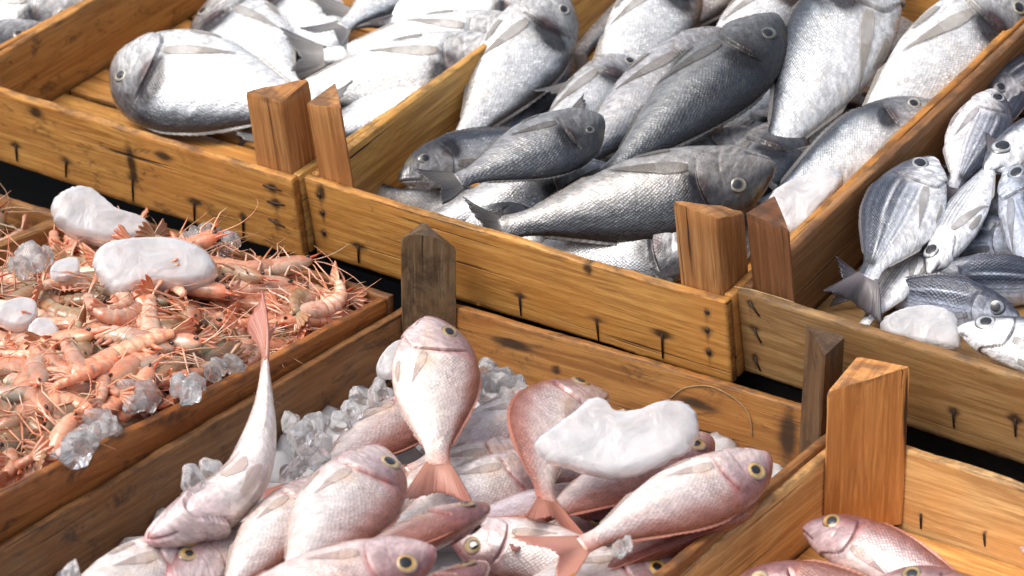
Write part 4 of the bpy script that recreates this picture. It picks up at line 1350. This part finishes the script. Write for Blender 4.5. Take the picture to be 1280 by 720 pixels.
# ------------------------------------------------------------------ ice
def ice_slab(name, c, poly, h, m, thick, label, mat, group=None, dip=0.0):
    """A lump of ice: its outline in plan, a rounded rim and a knobbly skin, thick all round."""
    pts = np.array(poly, float); cen = pts.mean(0)
    Pp = at(c, *cen, h)
    tc = unit(CAM - Pp); nrm = unit(c.n * (1 - m) + tc * m)
    W = np.array([on_plane(*p, Pp, nrm) for p in pts])
    ex = unit(np.cross(c.b, nrm)); ey = np.cross(nrm, ex)
    Q = np.stack([(W - Pp) @ ex, (W - Pp) @ ey], 1)
    if np.cross(Q[1] - Q[0], Q[2] - Q[1]) < 0 and sum(np.cross(Q[i], Q[(i + 1) % len(Q)]) for i in range(len(Q))) < 0: Q = Q[::-1]
    # resample the outline smoothly
    n = len(Q); K = 88; out = []
    for q in np.linspace(0, n, K, endpoint=False):
        i = int(q); t = q - i
        p0, p1, p2, p3 = Q[(i - 1) % n], Q[i % n], Q[(i + 1) % n], Q[(i + 2) % n]
        out.append(.5 * (2 * p1 + (p2 - p0) * t + (2 * p0 - 5 * p1 + 4 * p2 - p3) * t * t + (3 * p1 - p0 - 3 * p2 + p3) * t**3))
    Q = np.array(out); rs = np.random.RandomState(random.randrange(1 << 30))
    Q = Q * (1 + .012 * rs.normal(size=(K, 1)))
    qc = Q.mean(0)
    fr = np.concatenate([np.linspace(.03, .82, 14), 1 - .18 * (1 - np.sin(np.linspace(0, 1, 9)[1:] * math.pi / 2))])
    ph = rs.rand(6) * 6
    V = []
    def nz(p):
        x, y = p * 100
        return (math.sin(x * 1.3 + ph[0] + math.sin(y * .9 + ph[4])) * math.sin(y * 1.1 + ph[1]) * .5 + math.sin(x * 2.9 + ph[2]) * math.sin(y * 3.3 + ph[3]) * .22 + rs.normal(0, .05))
    rings = [(f_, 1) for f_ in fr] + [(f_, -1) for f_ in fr[::-1][1:]]
    for f_, sg in rings:
        for q in Q:
            p = qc + (q - qc) * f_
            hh = thick * .5 * ((max(0, 1 - ((f_ - .80) / .20) ** 2) ** .5 if f_ > .80 else 1.0) * (1 - .12 * f_))
            amp = .0011 * min(1, hh / (thick * .4))
            V.append((p[0], p[1], sg * hh + (amp * nz(p)) - dip * 0))
    nr = len(rings)
    Fc = grid_faces(nr, K) + [tuple(range(K - 1, -1, -1)), tuple((nr - 1) * K + j for j in range(K))]
    o = mesh(name, V, Fc, mat, None, True)
    o.matrix_world = basis(Pp, ex, ey, nrm)
    return tag(o, label, 'ice', group)


G_I = 'lumps of ice among the fish and prawns'
ice_slab('ice_lump', Cprawn, [(64, 262), (72, 247), (92, 238), (113, 239), (130, 252), (150, 268), (184, 280), (190, 300), (140, 306), (104, 300), (74, 284)], .115, .6, .035,
         'bone shaped white ice lump on the far left corner of the prawn crate', M_ICE, G_I)
ice_slab('ice_lump', Cprawn, [(117, 334), (122, 316), (142, 306), (190, 302), (238, 307), (264, 324), (270, 346), (242, 359), (182, 361), (152, 371), (134, 364)], .122, .5, .030,
         'largest white ice lump lying on top of the prawns', M_ICE, G_I)
ice_slab('ice_lump', Cpink, [(668, 556), (690, 536), (713, 520), (738, 500), (756, 503), (768, 517), (800, 516), (830, 505), (852, 505), (870, 518), (873, 548), (850, 570), (800, 592), (756, 597), (700, 582), (678, 573)], .135, .55, .024,
         'big flat white ice slab lying on the pink bream', M_ICE, G_I)
ice_slab('ice_lump', Cmid, [(962, 246), (1000, 222), (1040, 213), (1054, 228), (1032, 256), (1004, 287), (984, 293), (972, 272)], .075, .5, .02,
         'grey white ice slab wedged by the post in the middle crate', M_ICE, G_I)
ice_slab('ice_lump', Cstripe, [(1102, 402), (1130, 388), (1160, 384), (1190, 392), (1199, 410), (1198, 436), (1150, 432), (1108, 420)], .045, .5, .02,
         'flat ice slab on the slats behind the grey front board', M_ICE, G_I)
ice_slab('ice_lump', Cprawn, [(-8, 398), (4, 382), (26, 375), (45, 380), (45, 402), (28, 413), (4, 408)], .098, .5, .018, 'small white ice lump on the prawns at the left edge', M_ICE, G_I)
ice_slab('ice_lump', Cprawn, [(34, 416), (46, 400), (64, 402), (74, 416), (66, 434), (46, 436)], .094, .5, .014, 'greyish ice lump in the prawns beside the small white one', M_ICE, G_I)
ice_slab('ice_lump', Cprawn, [(62, 340), (72, 328), (97, 324), (99, 342), (84, 350), (66, 350)], .110, .5, .012, 'thin flat ice flake left of the largest lump on the prawns', M_ICE, G_I)
ice_slab('ice_lump', Cpink, [(470, 462), (476, 446), (492, 430), (506, 428), (504, 460), (492, 472), (476, 472)], .10, .6, .016, 'ice flake standing behind the upright bream beside the post', M_ICE, G_I)


def chunk(c, px, py, h, r, label, mat, sub='ice_chunk', sq=(1, 1, 1)):
    """A broken, half melted piece: a ball with flats cut off it and a wavy skin."""
    bm = bmesh.new()
    rs = np.random.RandomState(random.randrange(1 << 30))
    bmesh.ops.create_icosphere(bm, subdivisions=4, radius=1)
    cuts = [(unit(rs.normal(size=3)), rs.uniform(.45, .85)) for _ in range(9)]
    ph = rs.rand(6) * 6
    for v in bm.verts:
        p = np.array(v.co)
        for n, d in cuts:
            e = p @ n - d
            if e > 0: p = p - n * e * .93
        p = p * (1 + .05 * math.sin(p[0] * 7 + ph[0]) * math.sin(p[1] * 6 + ph[1]) + .04 * math.sin(p[2] * 11 + ph[2]))
        v.co = p * r * np.array(sq)
    me = bpy.data.meshes.new(sub); bm.to_mesh(me); bm.free()
    me.polygons.foreach_set('use_smooth', [True] * len(me.polygons))
    me.materials.append(mat)
    o = link(sub, me)
    o.rotation_euler = rs.rand(3) * 6
    o.location = at(c, px, py, h)
    return tag(o, label, 'ice', 'clear broken ice pieces')


def cluster(c, spots, h, rng, label):
    for px, py in spots:
        chunk(c, px, py, h + random.uniform(-.006, .006), random.uniform(*rng) * 1.55, label, M_CLEAR, sq=(1, random.uniform(.7, 1), random.uniform(.6, 1)))


cluster(Cpink, [(374, 545), (396, 534), (404, 552), (380, 570), (400, 574), (364, 528), (366, 590)], .082, (.008, .012), 'clear ice piece between the upside down bream and the scaly one')
cluster(Cpink, [(450, 496), (468, 500), (440, 514), (426, 530), (474, 486)], .075, (.007, .011), 'clear ice piece left of the upright bream')
cluster(Cpink, [(604, 466), (622, 476), (640, 486), (608, 490), (632, 500), (656, 496), (598, 480)], .082, (.008, .012), 'clear ice piece right of the upright bream at the back board')
cluster(Cpink, [(92, 716), (240, 598), (262, 590)], .118, (.006, .009), 'single clear ice piece on or beside the pink bream')
cluster(Cpink, [(785, 680), (774, 686)], .118, (.004, .0055), 'small wet ice piece on the tail of the large right bream')
cluster(Cprawn, [(110, 530), (122, 522), (134, 530), (120, 542), (100, 545), (142, 540), (88, 556), (76, 566), (94, 566), (110, 554)], .092, (.007, .012), 'clear ice piece at the near side of the prawn heap')
cluster(Cprawn, [(160, 492), (174, 486), (186, 494), (168, 502), (226, 486), (244, 482), (236, 492), (276, 458), (290, 456), (268, 466)], .092, (.007, .011), 'clear ice piece in the prawns along the right side board')
cluster(Cprawn, [(20, 332), (34, 322), (48, 330), (40, 318), (58, 322), (30, 342)], .104, (.007, .011), 'clear ice piece in the prawns near the left edge')
cluster(Cprawn, [(232, 302), (246, 296), (258, 294), (268, 300), (252, 306), (240, 308), (280, 304), (290, 302)], .108, (.007, .011), 'clear ice piece heaped at the back of the prawns')


# crushed ice bedding under the heaps
def bed(name, c, x0, x1, y0, y1, h, amp, mat, px=40, py=40):
    rs = np.random.RandomState(5)
    nx, ny = 90, 90
    X = np.linspace(x0, x1, nx); Y = np.linspace(y0, y1, ny)
    cells = rs.rand(420, 2) * [x1 - x0, y1 - y0] + [x0, y0]
    V = []
    for y in Y:
        for x in X:
            d = np.sort(np.hypot(cells[:, 0] - x, cells[:, 1] - y))
            V.append((x, y, h + amp * (1 - (d[0] / .013) ** 2) + rs.normal(0, .0006)))
    V = np.array(V); k = len(V)
    lo = V.copy(); lo[:, 2] = c.T + .002
    Fc = grid_faces(ny, nx, False) + [tuple(q + k for q in reversed(f_)) for f_ in grid_faces(ny, nx, False)]
    rim = [j for j in range(nx)] + [i * nx + nx - 1 for i in range(1, ny)] + [(ny - 1) * nx + j for j in range(nx - 2, -1, -1)] + [i * nx for i in range(ny - 2, 0, -1)]
    for q in range(len(rim)):
        a_, b_ = rim[q], rim[(q + 1) % len(rim)]
        Fc.append((b_, a_, a_ + k, b_ + k))
    o = mesh(name, np.concatenate([V, lo]), Fc, mat, None, True)
    o.matrix_world = basis(c.O, c.a, c.b, c.n)
    return tag(o, None, None, None, 'stuff')


M_BED = make_plain('wet_bedding', (.30, .17, .13), .4, 0, 120, .5)
bed('crushed_ice', Cpink, .012, Cpink.W - .012, .012, Cpink.D - .012, .024, .010, M_ICE)
bed('prawn_litter', Cprawn, .012, Cprawn.W - .012, .012, Cprawn.D - .012, Cprawn.H - .038, .008, M_BED)
bed('prawn_litter', Cprawn2, .012, Cprawn2.W - .012, .012, Cprawn2.D - .012, Cprawn2.H - .04, .008, M_BED)

for r in REPORT: print('FISH', r)
print('PRAWNS', NPRAWN[0])
